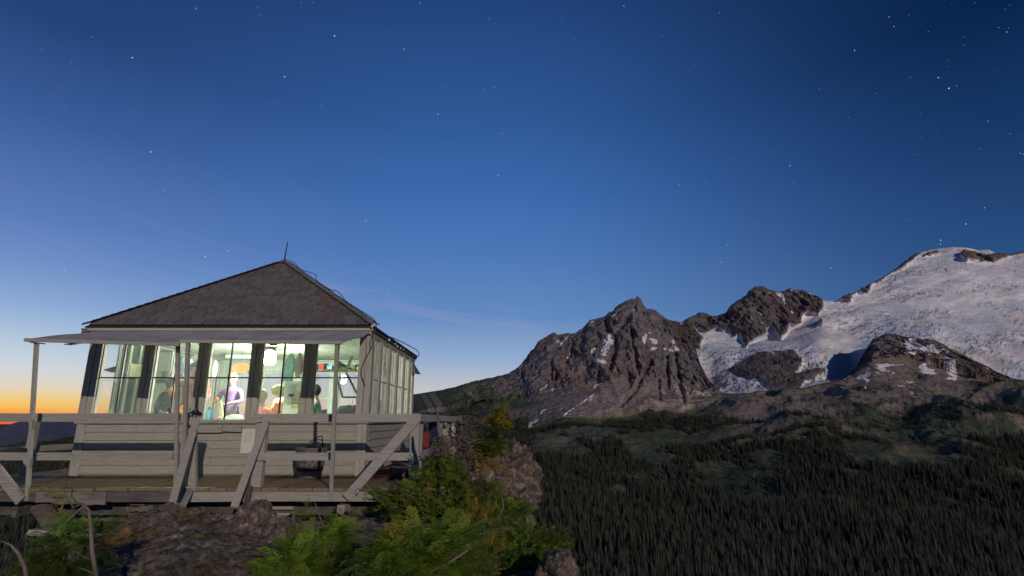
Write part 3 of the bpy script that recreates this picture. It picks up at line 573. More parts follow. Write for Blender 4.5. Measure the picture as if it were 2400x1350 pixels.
# ------------------------------------------------------------------ stars
SV, SF = [], []
def star(u, v, mag, R=60000.0):
    t = float(T(v)); d = Vector((float(S(u, t)), 1.0, t)).normalized(); p = d * R
    r = R * mag; a = d.cross(Vector((0, 0, 1))).normalized(); b = a.cross(d); k = len(SV)
    for q in (a * 1.25 + b * .25, b, -a * 1.25 - b * .25, -b, d, -d): SV.append(tuple(p + q * r))
    for f in ((0, 1, 4), (1, 2, 4), (2, 3, 4), (3, 0, 4), (1, 0, 5), (2, 1, 5), (3, 2, 5), (0, 3, 5)): SF.append(tuple(k + i for i in f))
big = [(460, 20, 2), (784, 84, 3), (310, 135, 2.6), (667, 180, 2.7), (99, 115, 1), (353, 356, 2.6), (1027, 268, 2.6), (1085, 292, 1.6), (913, 320, 2), (1168, 411, 2.7), (857, 518, 2.4), (481, 601, 2.2), (534, 588, 2), (1347, 92, 1.5), (915, 72, 1.2), (945, 115, 1.5), (1135, 208, 1.4), (1158, 206, 1.6), (1135, 215, 1.2), (1462, 14, 1.8), (2003, 118, 2), (2224, 207, 2.6), (2199, 182, 2), (2315, 284, 1.5), (1852, 388, 2.2), (1859, 430, 1.5), (1591, 434, 1.6), (1691, 615, 2.5), (2205, 563, 2), (2204, 572, 1.6), (2264, 525, 2), (2308, 487, 1.5), (1947, 628, 2), (909, 685, 1.5), (937, 673, 1.6), (152, 635, 1.5), (1704, 574, 1.5), (753, 248, 1.5), (743, 283, 1.6), (650, 238, 1.6), (2084, 40, 1.6), (2095, 62, 1.6), (1686, 30, 1.3), (895, 371, 1.4), (947, 115, 1.6), (1146, 44, 1.4), (1157, 56, 1.2), (384, 445, 1.5), (410, 584, 1.2), (706, 6, 1.4), (733, 6, 1.4), (984, 7, 1.6), (1811, 352, 1.2), (1813, 492, 1.2), (2160, 320, 1.2), (2360, 75, 1.4), (1176, 312, 1.6), (1050, 335, 1.2), (829, 423, 1.3), (135, 428, 1.2), (273, 316, 1.2), (1740, 215, 1.2)]
for u, v, m in big: star(u, v, m * 0.00031)
for i in range(1500):
    star(RNG.uniform(-700, 3100), RNG.uniform(-900, 760) if i % 3 else RNG.uniform(-200, 500), 0.00013 + 0.00024 * RNG.rand() ** 3)
m_star = emis('star_light', (1.0, 0.93, 0.86), .9)
o = mesh_obj('stars', SV, SF, m_star, origin=(0, 0, 0)); meta(o, 'faint and bright stars scattered over the dusk sky', 'stars', kind='stuff')

# ================================================================== LOOKOUT ON ITS DECK
def wood(name, c1, c2, objvar=0.12, stretch=(1, 1, 1), rough=0.75, scale=9.0, lo=0.42, hi=0.72, bump=0.35, bscale=60.0, grain=(.25, 1, 1.6)):
    return mat(name, c1, rough, 0, scale, bump, bscale, stretch, c2, objvar, spec=0.25, lo=lo, hi=hi, bdist=0.004, grain=grain)
m_paint = wood('grey_paint', (.335, .318, .272), (.26, .246, .21), 0.05, (1, 1, 4), lo=0.5, hi=0.8)
m_paint_v = wood('grey_paint_post', (.37, .355, .31), (.27, .255, .22), 0.06, (3, 3, .6), lo=0.5, hi=0.85, grain=(1, 1, .25))
m_rail = wood('grey_rail_paint', (.345, .318, .292), (.275, .25, .228), 0.07, (.7, 3, 3), lo=0.5, hi=0.8)
m_cream = wood('cream_trim', (.42, .385, .33), (.25, .20, .16), 0.05, (.6, 4, 4), lo=0.55, hi=0.8)
m_green = wood('green_interior_paint', (.40, .48, .38), (.32, .40, .31), 0.05, (3, 3, .5), bump=0.1)
m_greend = wood('dark_green_paint', (.16, .21, .15), (.10, .14, .10), 0.08, (3, 3, .5))
m_deck = wood('deck_wood', (.24, .18, .108), (.15, .11, .07), 0.16, (5, .5, 3), scale=7)
m_old = wood('weathered_beam', (.155, .135, .128), (.075, .062, .058), 0.15, (.5, 4, 6), scale=6)
m_patch = wood('bleached_patch_wood', (.22, .195, .185), (.13, .11, .105), 0.05, (.5, 4, 6), scale=6)
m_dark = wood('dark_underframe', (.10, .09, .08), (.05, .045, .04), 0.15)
m_awn = wood('awning_canvas', (.43, .41, .41), (.30, .28, .285), 0.0, (1, 2, 1), scale=3, bump=0.2, bscale=10)
m_shing = mat('slate_shingle', (.150, .137, .130), 0.85, 0, 14, 0.5, 60, (1, 1, 1), (.118, .106, .102), 0.17, spec=0.25, bdist=0.004)
m_cap = mat('ridge_cap_shingle', (.26, .25, .25), 0.85, 0, 14, 0.3, 60, (1, 1, 1), (.12, .115, .12), 0.2, spec=0.25, bdist=0.004)
m_rust = mat('rusty_flashing', (.16, .062, .040), 0.7, 0.4, 12, 0.2, 60, objvar=0.1)
m_black = mat('black_plastic', (.012, .012, .013), 0.4, spec=0.5)
m_iron = mat('dark_iron', (.04, .032, .028), 0.6, 0.3, 20, metal=0.4)
m_cable = mat('cable_grey', (.06, .06, .06), 0.6)
m_galv = mat('galvanised_steel', (.17, .165, .155), 0.6, 0.45, 18, 0.1, 60, metal=0.2, spec=0.4)
m_paper = bpy.data.materials.new('notice_paper'); m_paper.use_nodes = True
def paper(m, base, ink, rows_=15.0):
    nt = m.node_tree; b = nt.nodes['Principled BSDF']; b.inputs['Roughness'].default_value = 0.8
    t = N(nt, 'ShaderNodeTexCoord'); s = N(nt, 'ShaderNodeSeparateXYZ'); L(nt, t.outputs['Generated'], s.inputs[0])
    ln = M(nt, 'GREATER_THAN', M(nt, 'FRACT', M(nt, 'MULTIPLY', s.outputs[2], rows_)), 0.62)
    n = N(nt, 'ShaderNodeTexNoise'); n.inputs['Scale'].default_value = 26; L(nt, t.outputs['Generated'], n.inputs[0])
    k = M(nt, 'MULTIPLY', ln, M(nt, 'GREATER_THAN', n.outputs[0], 0.46))
    k = M(nt, 'MULTIPLY', k, M(nt, 'MULTIPLY', M(nt, 'GREATER_THAN', s.outputs[0], 0.16), M(nt, 'LESS_THAN', s.outputs[0], 0.84)))
    k = M(nt, 'MULTIPLY', k, M(nt, 'MULTIPLY', M(nt, 'GREATER_THAN', s.outputs[2], 0.42), M(nt, 'LESS_THAN', s.outputs[2], 0.93)))
    L(nt, mixc(nt, k, base, ink), b.inputs['Base Color'])
paper(m_paper, (.62, .59, .55), (.36, .34, .33))
m_paper2 = bpy.data.materials.new('yellow_notice_paper'); m_paper2.use_nodes = True; paper(m_paper2, (.62, .62, .34), (.40, .42, .24), 9)
m_glass = bpy.data.materials.new('window_glass'); m_glass.use_nodes = True
nt = m_glass.node_tree; nt.nodes.clear()
tr = N(nt, 'ShaderNodeBsdfTransparent'); tr.inputs[0].default_value = (1, 1, 1, 1); gl = N(nt, 'ShaderNodeBsdfGlossy'); gl.inputs['Roughness'].default_value = 0.015
fr_ = N(nt, 'ShaderNodeFresnel'); fr_.inputs[0].default_value = 1.5; mx = N(nt, 'ShaderNodeMixShader'); L(nt, fr_.outputs[0], mx.inputs[0]); L(nt, tr.outputs[0], mx.inputs[1]); L(nt, gl.outputs[0], mx.inputs[2])
mo_ = N(nt, 'ShaderNodeOutputMaterial'); du = N(nt, 'ShaderNodeBsdfTranslucent'); du.inputs[0].default_value = (.9, .95, .9, 1); dn = N(nt, 'ShaderNodeTexNoise'); dn.inputs['Scale'].default_value = 3.0; dn.inputs['Detail'].default_value = 5
mx2 = N(nt, 'ShaderNodeMixShader'); L(nt, M(nt, 'MULTIPLY', dn.outputs[0], .13), mx2.inputs[0]); L(nt, mx.outputs[0], mx2.inputs[1]); L(nt, du.outputs[0], mx2.inputs[2]); L(nt, mx2.outputs[0], mo_.inputs[0])

XL, XR, YF, YB = -6.47, -2.17, 8.46, 12.30
ZD, ZS, ZT, ZE = -0.79, 0.085, 1.24, 1.41            # deck, window sill, window head, eave
cabin = empty('lookout_cabin', ((XL + XR) / 2, (YF + YB) / 2, ZD), 'pale grey fire lookout cabin with lit windows and dark shingled pyramid roof', 'cabin')
# --- siding boards
def siding(face, a0, a1, z0, z1, n, fixed, sgn):
    h = (z1 - z0) / n
    for i in range(n):
        cuts = [a0, a1]
        if face == 'y': cuts = sorted([a0, a1] + [random.uniform(a0 + .5, a1 - .5) for _ in range(random.choice([1, 2, 2]))])
        for c0, c1 in zip(cuts[:-1], cuts[1:]):
            if c1 - c0 < .15: continue
            zb, zt = z0 + i * h, z0 + (i + 1) * h - .002; t0, t1 = .034 + random.uniform(0, .004), .014
            g0, g1 = c0 + .0015, c1 - .0015
            if face == 'y': v = [(g0, fixed - sgn * t0, zb), (g1, fixed - sgn * t0, zb), (g1, fixed, zb), (g0, fixed, zb), (g0, fixed - sgn * t1, zt), (g1, fixed - sgn * t1, zt), (g1, fixed, zt), (g0, fixed, zt)]
            else: v = [(fixed, g0, zb), (fixed + sgn * t0, g0, zb), (fixed + sgn * t0, g1, zb), (fixed, g1, zb), (fixed, g0, zt), (fixed + sgn * t1, g0, zt), (fixed + sgn * t1, g1, zt), (fixed, g1, zt)]
            mesh_obj('siding_board', jit(v, .0025), BF, m_paint, cabin)
siding('y', XL + .12, XR - .12, ZD + .03, -0.05, 6, YF + .02, 1)
siding('x', YF + .12, YB - .12, ZD + .03, -0.05, 6, XR - .02, 1)
siding('x', YF + .12, YB - .12, ZD + .03, -0.05, 6, XL + .02, -1)
box('wall', (XL + .05, YF + .022, ZD + .01), (XR - .05, YF + .075, 0.0), m_green, cabin)
box('wall', (XL + .05, YB - .075, ZD + .01), (XR - .05, YB - .022, 0.03), m_green, cabin)
box('wall', (XL + .022, YF + .08, ZD + .01), (XL + .075, YB - .08, 0.0), m_green, cabin)
box('wall', (XR - .075, YF + .08, ZD + .01), (XR - .022, YB - .08, 0.0), m_green, cabin)
for (x, y) in ((XL, YF), (XR - .13, YF), (XL, YB - .13), (XR - .13, YB - .13)):      # corner boards below the sill
    box('corner_board', (x - .006, y - .02, ZD), (x + .136, y + .15, -0.055), m_paint_v, cabin, .003)
# sill ledges and trim under the windows
box('sill', (XL - .03, YF - .055, -0.045), (-4.90, YF + .10, -0.008), m_paint, cabin, .004); box('sill', (-4.895, YF - .052, -0.045), (XR + .04, YF + .10, -0.006), m_paint, cabin, .004)
box('sill', (XR - .08, YF + .11, -0.045), (XR + .05, YB + .03, -0.01), m_paint, cabin, .003); box('sill', (XL - .05, YF + .11, -0.045), (XL + .08, YB + .03, -0.01), m_paint, cabin, .003)
box('sill', (XL - .03, YB - .10, -0.03), (XR + .03, YB + .05, 0.01), m_paint, cabin, .003)
box('trim_board', (XL + .02, YF - .012, -0.006), (-4.665, YF + .06, ZS - .012), m_paint, cabin, .003)
box('trim_board', (-3.99, YF - .012, -0.006), (XR - .02, YF + .06, ZS - .012), m_paint, cabin, .003)
box('cleat_board', (-4.86, YF - .085, -0.175), (-4.28, YF - .03, -.075), m_paint, cabin, .006); box('cleat_board', (-4.27, YF - .08, -0.165), (-4.00, YF - .03, -.085), m_paint, cabin, .006)
# --- posts between the bays
posts = [(-6.50, -6.305), (-5.646, -5.484), (-4.816, -4.653), (-4.004, -3.842), (-3.187, -3.015), (-2.346, -2.150)]
def post(face, a0, a1, fixed, w=.10, z0=-0.004, m1=None):
    mid = (a0 + a1) / 2
    for q0, q1, off in ((a0, mid - .004, 0), (mid + .004, a1, .006)):
        if face == 'y': box('window_post', (q0, fixed - .012 + off, z0), (q1, fixed + w, ZT + .03), m1 or m_paint_v, cabin, .002)
        else: box('window_post', (fixed, q0, z0), (fixed + w, q1, ZT + .03), m1 or m_paint_v, cabin, .002)
for a0, a1 in posts: post('y', a0, a1, YF, z0=ZS - .013 if True else 0)
sidep = [(8.58, 8.64), (9.06, 9.20), (9.76, 9.90), (10.42, 10.56), (11.08, 11.22), (11.72, 11.86), (12.16, 12.28)]
for a0, a1 in sidep:
    post('x', a0, a1, XR - .09, w=.10, z0=-.008); post('x', a0, a1, XL - .01, w=.10, z0=-.008)
backp = [(-6.46, -6.30), (-5.60, -5.42), (-4.80, -4.62), (-3.98, -3.80), (-3.16, -2.98), (-2.34, -2.18)]
for a0, a1 in backp: post('y', a0, a1, YB - .10, w=.09, z0=.01, m1=m_green)
# --- windows
def window(face, a0, a1, z0, z1, fixed, nx=2, mm=None, glass=True, name='window', split=0.55):
    mm = mm or m_greend; fw = .010 if (face == 'y' and fixed < 9) else .028; d = .035
    def bx(n, p0, p1, q0, q1, par, m, dd=d, o=0.0):
        if face == 'y': return box(n, (p0, fixed + o, q0), (p1, fixed + o + dd, q1), m, par)
        return box(n, (fixed + o, p0, q0), (fixed + o + dd, p1, q1), m, par)
    V, Fc = [], []
    for (p0, p1, q0, q1) in ((a0, a1, z0, z0 + fw), (a0, a1, z1 - fw, z1), (a0, a0 + fw, z0 + fw, z1 - fw), (a1 - fw, a1, z0 + fw, z1 - fw)):
        k = len(V)
        V += box_v((p0, fixed, q0), (p1, fixed + d, q1)) if face == 'y' else box_v((fixed, p0, q0), (fixed + d, p1, q1)); Fc += [tuple(k + i for i in f) for f in BF]
    w = mesh_obj(name, V, Fc, mm, cabin)
    zm = z0 + (z1 - z0) * split; am = (a0 + a1) / 2
    bx('muntin', a0 + fw, a1 - fw, zm - .009, zm + .009, w, m_black if face == 'y' and fixed < 9 else mm, .026, .004)
    for q0, q1 in ((z0 + fw, zm - .009), (zm + .009, z1 - fw)):
        if nx == 1: am = a1 - fw - .017
        bx('muntin', am - .008, am + .008, q0, q1, w, m_black if face == 'y' and fixed < 9 else mm, .026, .004)
        if glass:
            for p0, p1 in ((a0 + fw, am - .008), (am + .008, a1 - fw)):
                if face == 'y': v = [(p0, fixed + .017, q0), (p1, fixed + .017, q0), (p1, fixed + .017, q1), (p0, fixed + .017, q1)]
                else: v = [(fixed + .017, p0, q0), (fixed + .017, p1, q0), (fixed + .017, p1, q1), (fixed + .017, p0, q1)]
                mesh_obj('pane', v, [(0, 1, 2, 3)], m_glass, w)
    return w
for i in range(5):
    a0, a1 = posts[i][1], posts[i + 1][0]
    z0 = ZS - .01 if i != 2 else 0.0
    window('y', a0, a1, z0, ZT + .02, YF + .03, split=(.632 - z0) / (ZT + .02 - z0), mm=m_paint_v)
for i in range(6):
    window('x', sidep[i][1], sidep[i + 1][0], -.008, ZT + .02, XR - .045, split=.5, mm=m_paint_v)
    if i not in (2, 3): window('x', sidep[i][1], sidep[i + 1][0], -.008, ZT + .02, XL + .02, split=.5, mm=m_green, nx=1 if i < 2 else 2)
for i in range(5): window('y', backp[i][1], backp[i + 1][0], .01, 1.02, YB - .07, split=.45, mm=m_green)
m_unlitg = wood('unlit_green_paint', (.075, .10, .065), (.05, .07, .045), 0.08, (3, 3, .5))  # unlit look of the left wall panels, put into a darker green
box('wall_panel', (XL + .01, 9.905, -.005), (XL + .05, 10.415, ZT + .02), m_unlitg, cabin); box('wall_panel', (XL + .01, 10.565, -.005), (XL + .05, 11.075, ZT + .02), m_greend, cabin); box('wall_panel', (XL + .095, 9.10, -.005), (XL + .125, 9.62, ZT + .02), m_unlitg, cabin)
box('wall', (XL + .04, YB - .085, 1.04), (XR - .04, YB - .02, ZT + .02), m_green, cabin)
for yy in (9.12, 9.36, 9.55): box('panel_batten', (XL + .127, yy, 0.0), (XL + .15, yy + .05, ZT), m_green, cabin)
# --- heads, ceiling, eave
box('head_beam', (XL - .02, YF - .005, ZT + .034), (XR + .02, YF + .10, ZE - .06), m_cream, cabin, .002)
box('head_beam', (XR - .10, YF + .102, ZT + .034), (XR + .015, YB + .01, ZE - .06), m_paint, cabin, .002)
box('head_beam', (XL - .01, YF + .102, ZT + .034), (XL + .10, YB + .01, ZE - .06), m_paint, cabin, .002)
box('head_beam', (XL + .102, YB - .09, ZT + .034), (XR - .102, YB + .01, ZE - .06), m_green, cabin, .002)
nb = 30
for i in range(nb):
    x0 = XL + .1 + (XR - XL - .2) * i / nb; x1 = XL + .1 + (XR - XL - .2) * (i + 1) / nb - .006
    box('ceiling_board', (x0, YF + .1, ZT + .05 + random.uniform(0, .002)), (x1, YB - .1, ZT + .075), m_green, cabin)
box('ceiling', (XL + .05, YF + .05, ZT + .09), (XR - .05, YB - .05, ZT + .11), m_dark, cabin)
box('floor', (XL + .06, YF + .06, ZD - .03), (XR - .06, YB - .06, ZD + .005), m_deck, cabin)
ey0, ey1, ex0, ex1 = YF - .13, YB + .08, XL - .07, XR + .06
for (a, b, mm) in (((ex0 + .03, ey0 + .02, ZE - .075), (ex1 - .02, ey0 + .05, ZE - .012), m_cream), ((ex0 + .06, ey0 + .055, ZE - .12), (ex1 - .05, ey0 + .08, ZE - .06), m_cream)): box('eave_trim', a, b, mm, cabin, .003)
box('eave_trim', (ex1 - .05, ey0 + .06, ZE - .085), (ex1 - .02, ey1 - .03, ZE - .015), m_dark, cabin, .004)
box('eave_trim', (ex0 + .02, ey0 + .06, ZE - .085), (ex0 + .05, ey1 - .03, ZE - .015), m_dark, cabin, .004)
box('soffit', (ex0 + .05, ey0 + .085, ZE - .055), (ex1 - .05, ey1 - .04, ZE - .035), m_paint, cabin)
# --- roof
AP = Vector((-4.46, 10.36, 3.02))
e = [Vector((ex0, ey0, ZE)), Vector((ex1, ey0, ZE)), Vector((ex1, ey1, ZE)), Vector((ex0, ey1, ZE))]
rv = [tuple(p - Vector((0, 0, .012))) for p in e] + [tuple(AP - Vector((0, 0, .015)))] + [tuple(p - Vector((0, 0, .03))) for p in e]
m_rs = mat('roof_shingle_far', (.05, .046, .046), 0.9, 0.4, 30, 0.5, 25, (1, 1, 3))
roof = mesh_obj('roof', rv, [(0, 1, 4), (1, 2, 4), (2, 3, 4), (3, 0, 4), (0, 5, 6, 1), (1, 6, 7, 2), (2, 7, 8, 3), (3, 8, 5, 0), (8, 7, 6, 5)], m_rs, cabin)
# front slope: single shingles
um = {}
m_edge = mat('shaded_shingle_edge', (.018, .016, .015), .95, .3, 20)  # shadow lines between shingle rows, put into the colour of the edges
def ubox(m, edged=True):
    if m.name not in um:
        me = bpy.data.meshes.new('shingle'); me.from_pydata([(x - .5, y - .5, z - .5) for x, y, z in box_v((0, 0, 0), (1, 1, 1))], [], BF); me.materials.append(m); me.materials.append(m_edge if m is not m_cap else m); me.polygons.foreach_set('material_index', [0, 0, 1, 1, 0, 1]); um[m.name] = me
    return um[m.name]
def placed(name, m, c, ax, ay, az_, sx, sy, sz, parent):
    o = bpy.data.objects.new(name, ubox(m)); COL.objects.link(o); o.parent = parent
    R_ = Matrix((ax, ay, az_)).transposed().to_4x4()
    o.matrix_parent_inverse = Matrix.Identity(4); o.matrix_local = Matrix.Translation(Vector(c) - WLOC[parent.name]) @ R_ @ Matrix.Diagonal((sx, sy, sz, 1)); return o
nrow = 22; up = (AP - (e[0] + e[1]) / 2); up.x = 0; sl = up.length; upn = up.normalized(); ax = Vector((1, 0, 0)); nn = ax.cross(upn).normalized()
tiltq = Matrix.Rotation(math.radians(2.2), 3, ax)
m_sh2 = mat('slate_shingle_brown', (.150, .118, .105), 0.85, 0, 14, 0.5, 60, (1, 1, 1), (.12, .096, .086), 0.2, spec=0.25, bdist=0.004)
for r in range(nrow - 1):
    f0 = r / nrow; f1 = (r + 1.45) / nrow; fm_ = (f0 + (r + 1) / nrow) / 2
    xl = e[0].x + (AP.x - e[0].x) * fm_ + .01; xr = e[1].x + (AP.x - e[1].x) * fm_ - .01
    x = xl - (random.uniform(0, .12) if r else 0)
    while x < xr - .03:
        wd = random.choice([.14, .16, .18, .20, .22]) * random.uniform(.95, 1.05); x0 = max(x, xl); x1 = min(x + wd, xr); x += wd
        if x1 - x0 < .04: continue
        drop = random.uniform(-.006, .006)
        c = Vector(((x0 + x1) / 2, 0, 0)) + Vector((0, e[0].y, ZE)) + upn * (sl * (f0 + f1) / 2 + drop) + nn * (.012 + random.uniform(0, .003))
        a2, a3 = tiltq @ upn, tiltq @ nn
        right = float((x0 - xl) / (xr - xl + .01)) > .8
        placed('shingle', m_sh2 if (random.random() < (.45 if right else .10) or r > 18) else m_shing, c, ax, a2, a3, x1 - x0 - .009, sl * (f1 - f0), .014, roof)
# hip caps on the two front hips, metal peak and lightning rod
for ci, (p, nseg) in enumerate(((e[1], 27), (e[0], 27))):
    d = (AP - p); dn = d.normalized(); side = Vector((0, 0, 1)).cross(dn).normalized(); upc = dn.cross(side)
    for i in range(nseg - 1):
        q = p + d * ((i + .5) / nseg) + upc * .028; a2 = Matrix.Rotation(math.radians(4), 3, side) @ dn
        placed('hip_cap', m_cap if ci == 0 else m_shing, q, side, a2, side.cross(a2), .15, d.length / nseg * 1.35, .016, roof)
pk = []; fp = .07
for p in e: pk.append(tuple(AP + (p - AP) * fp + Vector((0, 0, .03))))
pk2 = [tuple(AP + (p - AP) * fp * 1.0 + Vector((0, 0, .0))) for p in e]
mesh_obj('peak_flashing', pk + [tuple(AP + Vector((0, 0, .05)))] + pk2, [(0, 1, 4), (1, 2, 4), (2, 3, 4), (3, 0, 4), (0, 5, 6, 1), (1, 6, 7, 2), (2, 7, 8, 3), (3, 8, 5, 0)], m_rust, cabin)
tube('lightning_rod', [AP + Vector((0, 0, .02)), AP + Vector((.012, 0, .20)), AP + Vector((.03, 0, .42))], [.014, .012, .008], m_iron, cabin)
# --- cables
def wire(name, pts, r=.006, par=cabin, m=m_cable):
    P_ = [Vector(p) for p in pts]; out = []
    for i in range(len(P_) - 1):
        p0, p1, p2, p3 = P_[max(i - 1, 0)], P_[i], P_[i + 1], P_[min(i + 2, len(P_) - 1)]
        for k in range(5):
            t = k / 5; out.append(.5 * ((2 * p1) + (-p0 + p2) * t + (2 * p0 - 5 * p1 + 4 * p2 - p3) * t * t + (-p0 + 3 * p1 - 3 * p2 + p3) * t ** 3))
    out.append(P_[-1]); return tube(name, out, r, m, par, 5)
hd = e[1] - AP; hp = lambda f, du=0.0, dx=0.0: AP + hd * f + Vector((dx, 0, .05 + du))
wire('cable', [AP + Vector((0, 0, .05)), hp(.1, .03, .04), hp(.2, .0, .03), hp(.30, .05, .05), hp(.36, .07, .06), hp(.40, 0, .03), hp(.55, .01, .03), hp(.62, .05, .05), hp(.72, 0, .03), hp(.85, .01, .03), hp(1.0, .01, .02), at(873, 790, 8.28), at(872, 812, 8.32), at(858, 838, 8.38), at(848, 862, 8.42), at(847, 880, 8.42), at(856, 905, 8.43)], .007)
wire('cable', [at(876, 762, 8.3), at(905, 785, 9.2), at(935, 798, 10.2), at(962, 812, 11.4), at(978, 822, 11.9), at(982, 832, 12.0), at(975, 838, 12.1), at(970, 846, 12.15), at(969, 870, 12.2)], .009)
for (u, v, y) in ((877, 762, 8.30), (872, 765, 8.30), (912, 797, 9.3), (926, 806, 10.0), (931, 812, 10.2), (938, 816, 10.5), (945, 819, 10.8)):
    c = at(u, v, y); o = lathe('insulator', [(.008, -.02), (.02, -.015), (.022, 0), (.012, .012), (.018, .02), (.004, .03)], m_paper, c, cabin, 8)
# ragged end of the eave at the left corner
for i in range(5): beam('splinter', (ex0 + .05, ey0 + .06 + i * .01, ZE - .04 - i * .018), (ex0 - .03 - random.uniform(0, .05), ey0 + .03, ZE - .05 - i * .022), .02, .012, m_old, cabin)
# --- awning over the front windows
aw, nxs, nys = [], 40, 10
awx0, awx1, awy0, awy1, awz0, awz1 = -5.80, -2.06, 6.57, 8.35, .915, 1.315
for lay in (0, 1):
    for j in range(nys + 1):
        for i in range(nxs + 1):
            fx, fy = i / nxs, j / nys; x = awx0 + (awx1 - awx0) * fx - .58 * fy * (1 - fx) ** 1.5 - .12 * fy * fx; y = awy0 + (awy1 - awy0) * fy
            ed_ = np.interp(fx, [0, .47, .49, 1], [.028, -.028, .012, -.006]); z = awz0 + ed_ * (1 - fy) + (awz1 - awz0) * fy - .055 * min(1, .1 + fx * 3.5) * math.sin(math.pi * fy) - .022 * min(1, fx * 6) * math.sin(fx * 23 + fy * 3) * math.sin(math.pi * fy) - .012 * math.sin(fx * 51 - fy * 5) * math.sin(math.pi * fy)
            aw.append((x, y, z + .012 * lay))
af = []; W_ = nxs + 1; H_ = (nxs + 1) * (nys + 1)
for j in range(nys):
    for i in range(nxs):
        a = j * W_ + i; af += [(a, a + W_, a + W_ + 1, a + 1), (H_ + a, H_ + a + 1, H_ + a + W_ + 1, H_ + a + W_)]
for i in range(nxs): af += [(i, i + 1, H_ + i + 1, H_ + i), (nys * W_ + i + 1, nys * W_ + i, H_ + nys * W_ + i, H_ + nys * W_ + i + 1)]
for j in range(nys): af += [((j + 1) * W_, j * W_, H_ + j * W_, H_ + (j + 1) * W_), (j * W_ + nxs, (j + 1) * W_ + nxs, H_ + (j + 1) * W_ + nxs, H_ + j * W_ + nxs)]
awning = mesh_obj('awning', aw, af, m_awn, cabin, smooth=False)
beam('awning_bar', (awx0 - .04, awy0 - .006, awz0 + .022), (-3.98, awy0 - .004, awz0 - .034), .040, .035, m_rail, awning, up=(0, -1, 0)); beam('awning_bar', (-3.975, awy0 - .006, awz0 + .006), (awx1 + .03, awy0 - .006, awz0 - .012), .040, .035, m_rail, awning)
for fx in (0.12, .34, .55, .78): # stiffening laths lying against the cloth
    x = awx0 + (awx1 - awx0) * fx; beam('awning_lath', (x, awy0 + .03, awz0 - .03), (x - .35 * (1 - fx) - .1, awy1 - .02, awz1 - .055), .07, .014, m_awn, awning, up=(0, 0, -1))
# awning poles, standing against the deck rim
def pole(ut, vt, ub, vb, yb_=6.99, yt=6.58, w=.040):
    return beam('awning_pole', at(ub, vb, yb_), at(ut, vt, yt), w, .035, m_rail, cabin, j=.001)
pole(86, 803, 64, 1172); pole(790, 803, 776, 1172); pole(441, 803, 427, 1160); pole(417, 812, 412, 1165, yb_=7.02, yt=6.75)
tube('pole_pin', [at(70, 802, 6.54), at(106, 806, 6.54)], .007, m_iron, cabin, 5)
# small open flaps on the far sides
mesh_obj('shutter', [tuple(at(243, 868, 9.30)), tuple(at(285, 856, 9.5)), tuple(at(285, 874, 9.4)), tuple(at(262, 873, 9.3)), tuple(at(243, 866, 9.33)), tuple(at(285, 854, 9.53)), tuple(at(285, 872, 9.43)), tuple(at(262, 871, 9.33))], [(0, 1, 2, 3), (4, 7, 6, 5), (0, 4, 5, 1), (1, 5, 6, 2), (2, 6, 7, 3), (3, 7, 4, 0)], m_dark, cabin)
mesh_obj('shutter', [(XR + .0, 12.0, 1.22), (XR + .0, 12.25, 1.22), (XR + .16, 12.25, .98), (XR + .16, 12.0, .98), (XR + .0, 12.0, 1.0), (XR + .0, 12.25, 1.0)], [(0, 1, 2, 3), (0, 3, 4), (1, 5, 2), (3, 2, 5, 4), (0, 4, 5, 1)], m_dark, cabin)
# notices
box('notice', (-3.995, YF - .040, -.475), (-3.80, YF - .034, -.125), m_paper, cabin, .002)
box('notice', (XL + .155, 9.16, .70), (XL + .161, 9.52, .92), m_paper2, cabin, .004)

# ------------------------------------------------------------------ DECK
deck = empty('lookout_deck', (-4.3, 7.7, ZD), 'narrow plank walkway deck carried out over the rocks around the cabin', 'deck')
DX0, DX1, DY0, DY1 = -7.45, -1.15, 7.02, 12.35
x = DX0
while x < DX1 - .05:
    wd = random.uniform(.185, .215); x1 = min(x + wd, DX1)
    box('deck_board', (x + .006, DY0 - random.uniform(0, .05), ZD - .038), (x1 - .006, YF - .02, ZD + random.uniform(-.004, .003)), m_deck, deck, .003); x = x1
y = YF - .012
while y < DY1:
    wd = .2
    box('deck_board', (XR + .03, y, ZD - .036), (DX1 + random.uniform(-.02, .02), y + wd - .012, ZD + random.uniform(-.003, .003)), m_deck, deck, .002)
    box('deck_board', (DX0, y, ZD - .036), (XL - .03, y + wd - .012, ZD + random.uniform(-.003, .003)), m_deck, deck, .002); y += wd
RY = DY0 - .045
for x0, x1, m in ((-7.5, -6.56, m_old), (-6.555, -4.78, m_old), (-4.775, -4.02, m_old), (-4.0, -3.09, m_rail), (-3.085, -1.13, m_rail)): box('rim_board', (x0, RY, ZD - .155), (x1, RY + .04, ZD - .042), m, deck, .004)
vv2 = [(-5.66, RY - .035, -.835), (-4.83, RY - .035, -.83), (-4.83, RY - .035, -.975), (-4.93, RY - .035, -.97), (-5.05, RY - .035, -.985), (-5.2, RY - .035, -.955), (-5.36, RY - .035, -.97), (-5.5, RY - .035, -.945), (-5.66, RY - .035, -.95)]
mesh_obj('patch_board', vv2 + [(a, b + .03, c) for a, b, c in vv2], [tuple(reversed(range(9))), tuple(range(9, 18))] + [(i, (i + 1) % 9, 9 + (i + 1) % 9, 9 + i) for i in range(9)], m_patch, deck)
box('rim_board', (DX1 - .03, RY + .045, ZD - .155), (DX1 + .01, DY1, ZD - .042), m_rail, deck, .003)
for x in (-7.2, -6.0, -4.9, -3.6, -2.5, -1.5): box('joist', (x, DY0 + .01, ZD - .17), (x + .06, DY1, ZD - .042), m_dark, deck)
for yy in (7.35, 9.6, 12.0): box('girder', (DX0 + .1, yy, ZD - .36), (DX1 - .2, yy + .12, ZD - .172), m_dark, deck)
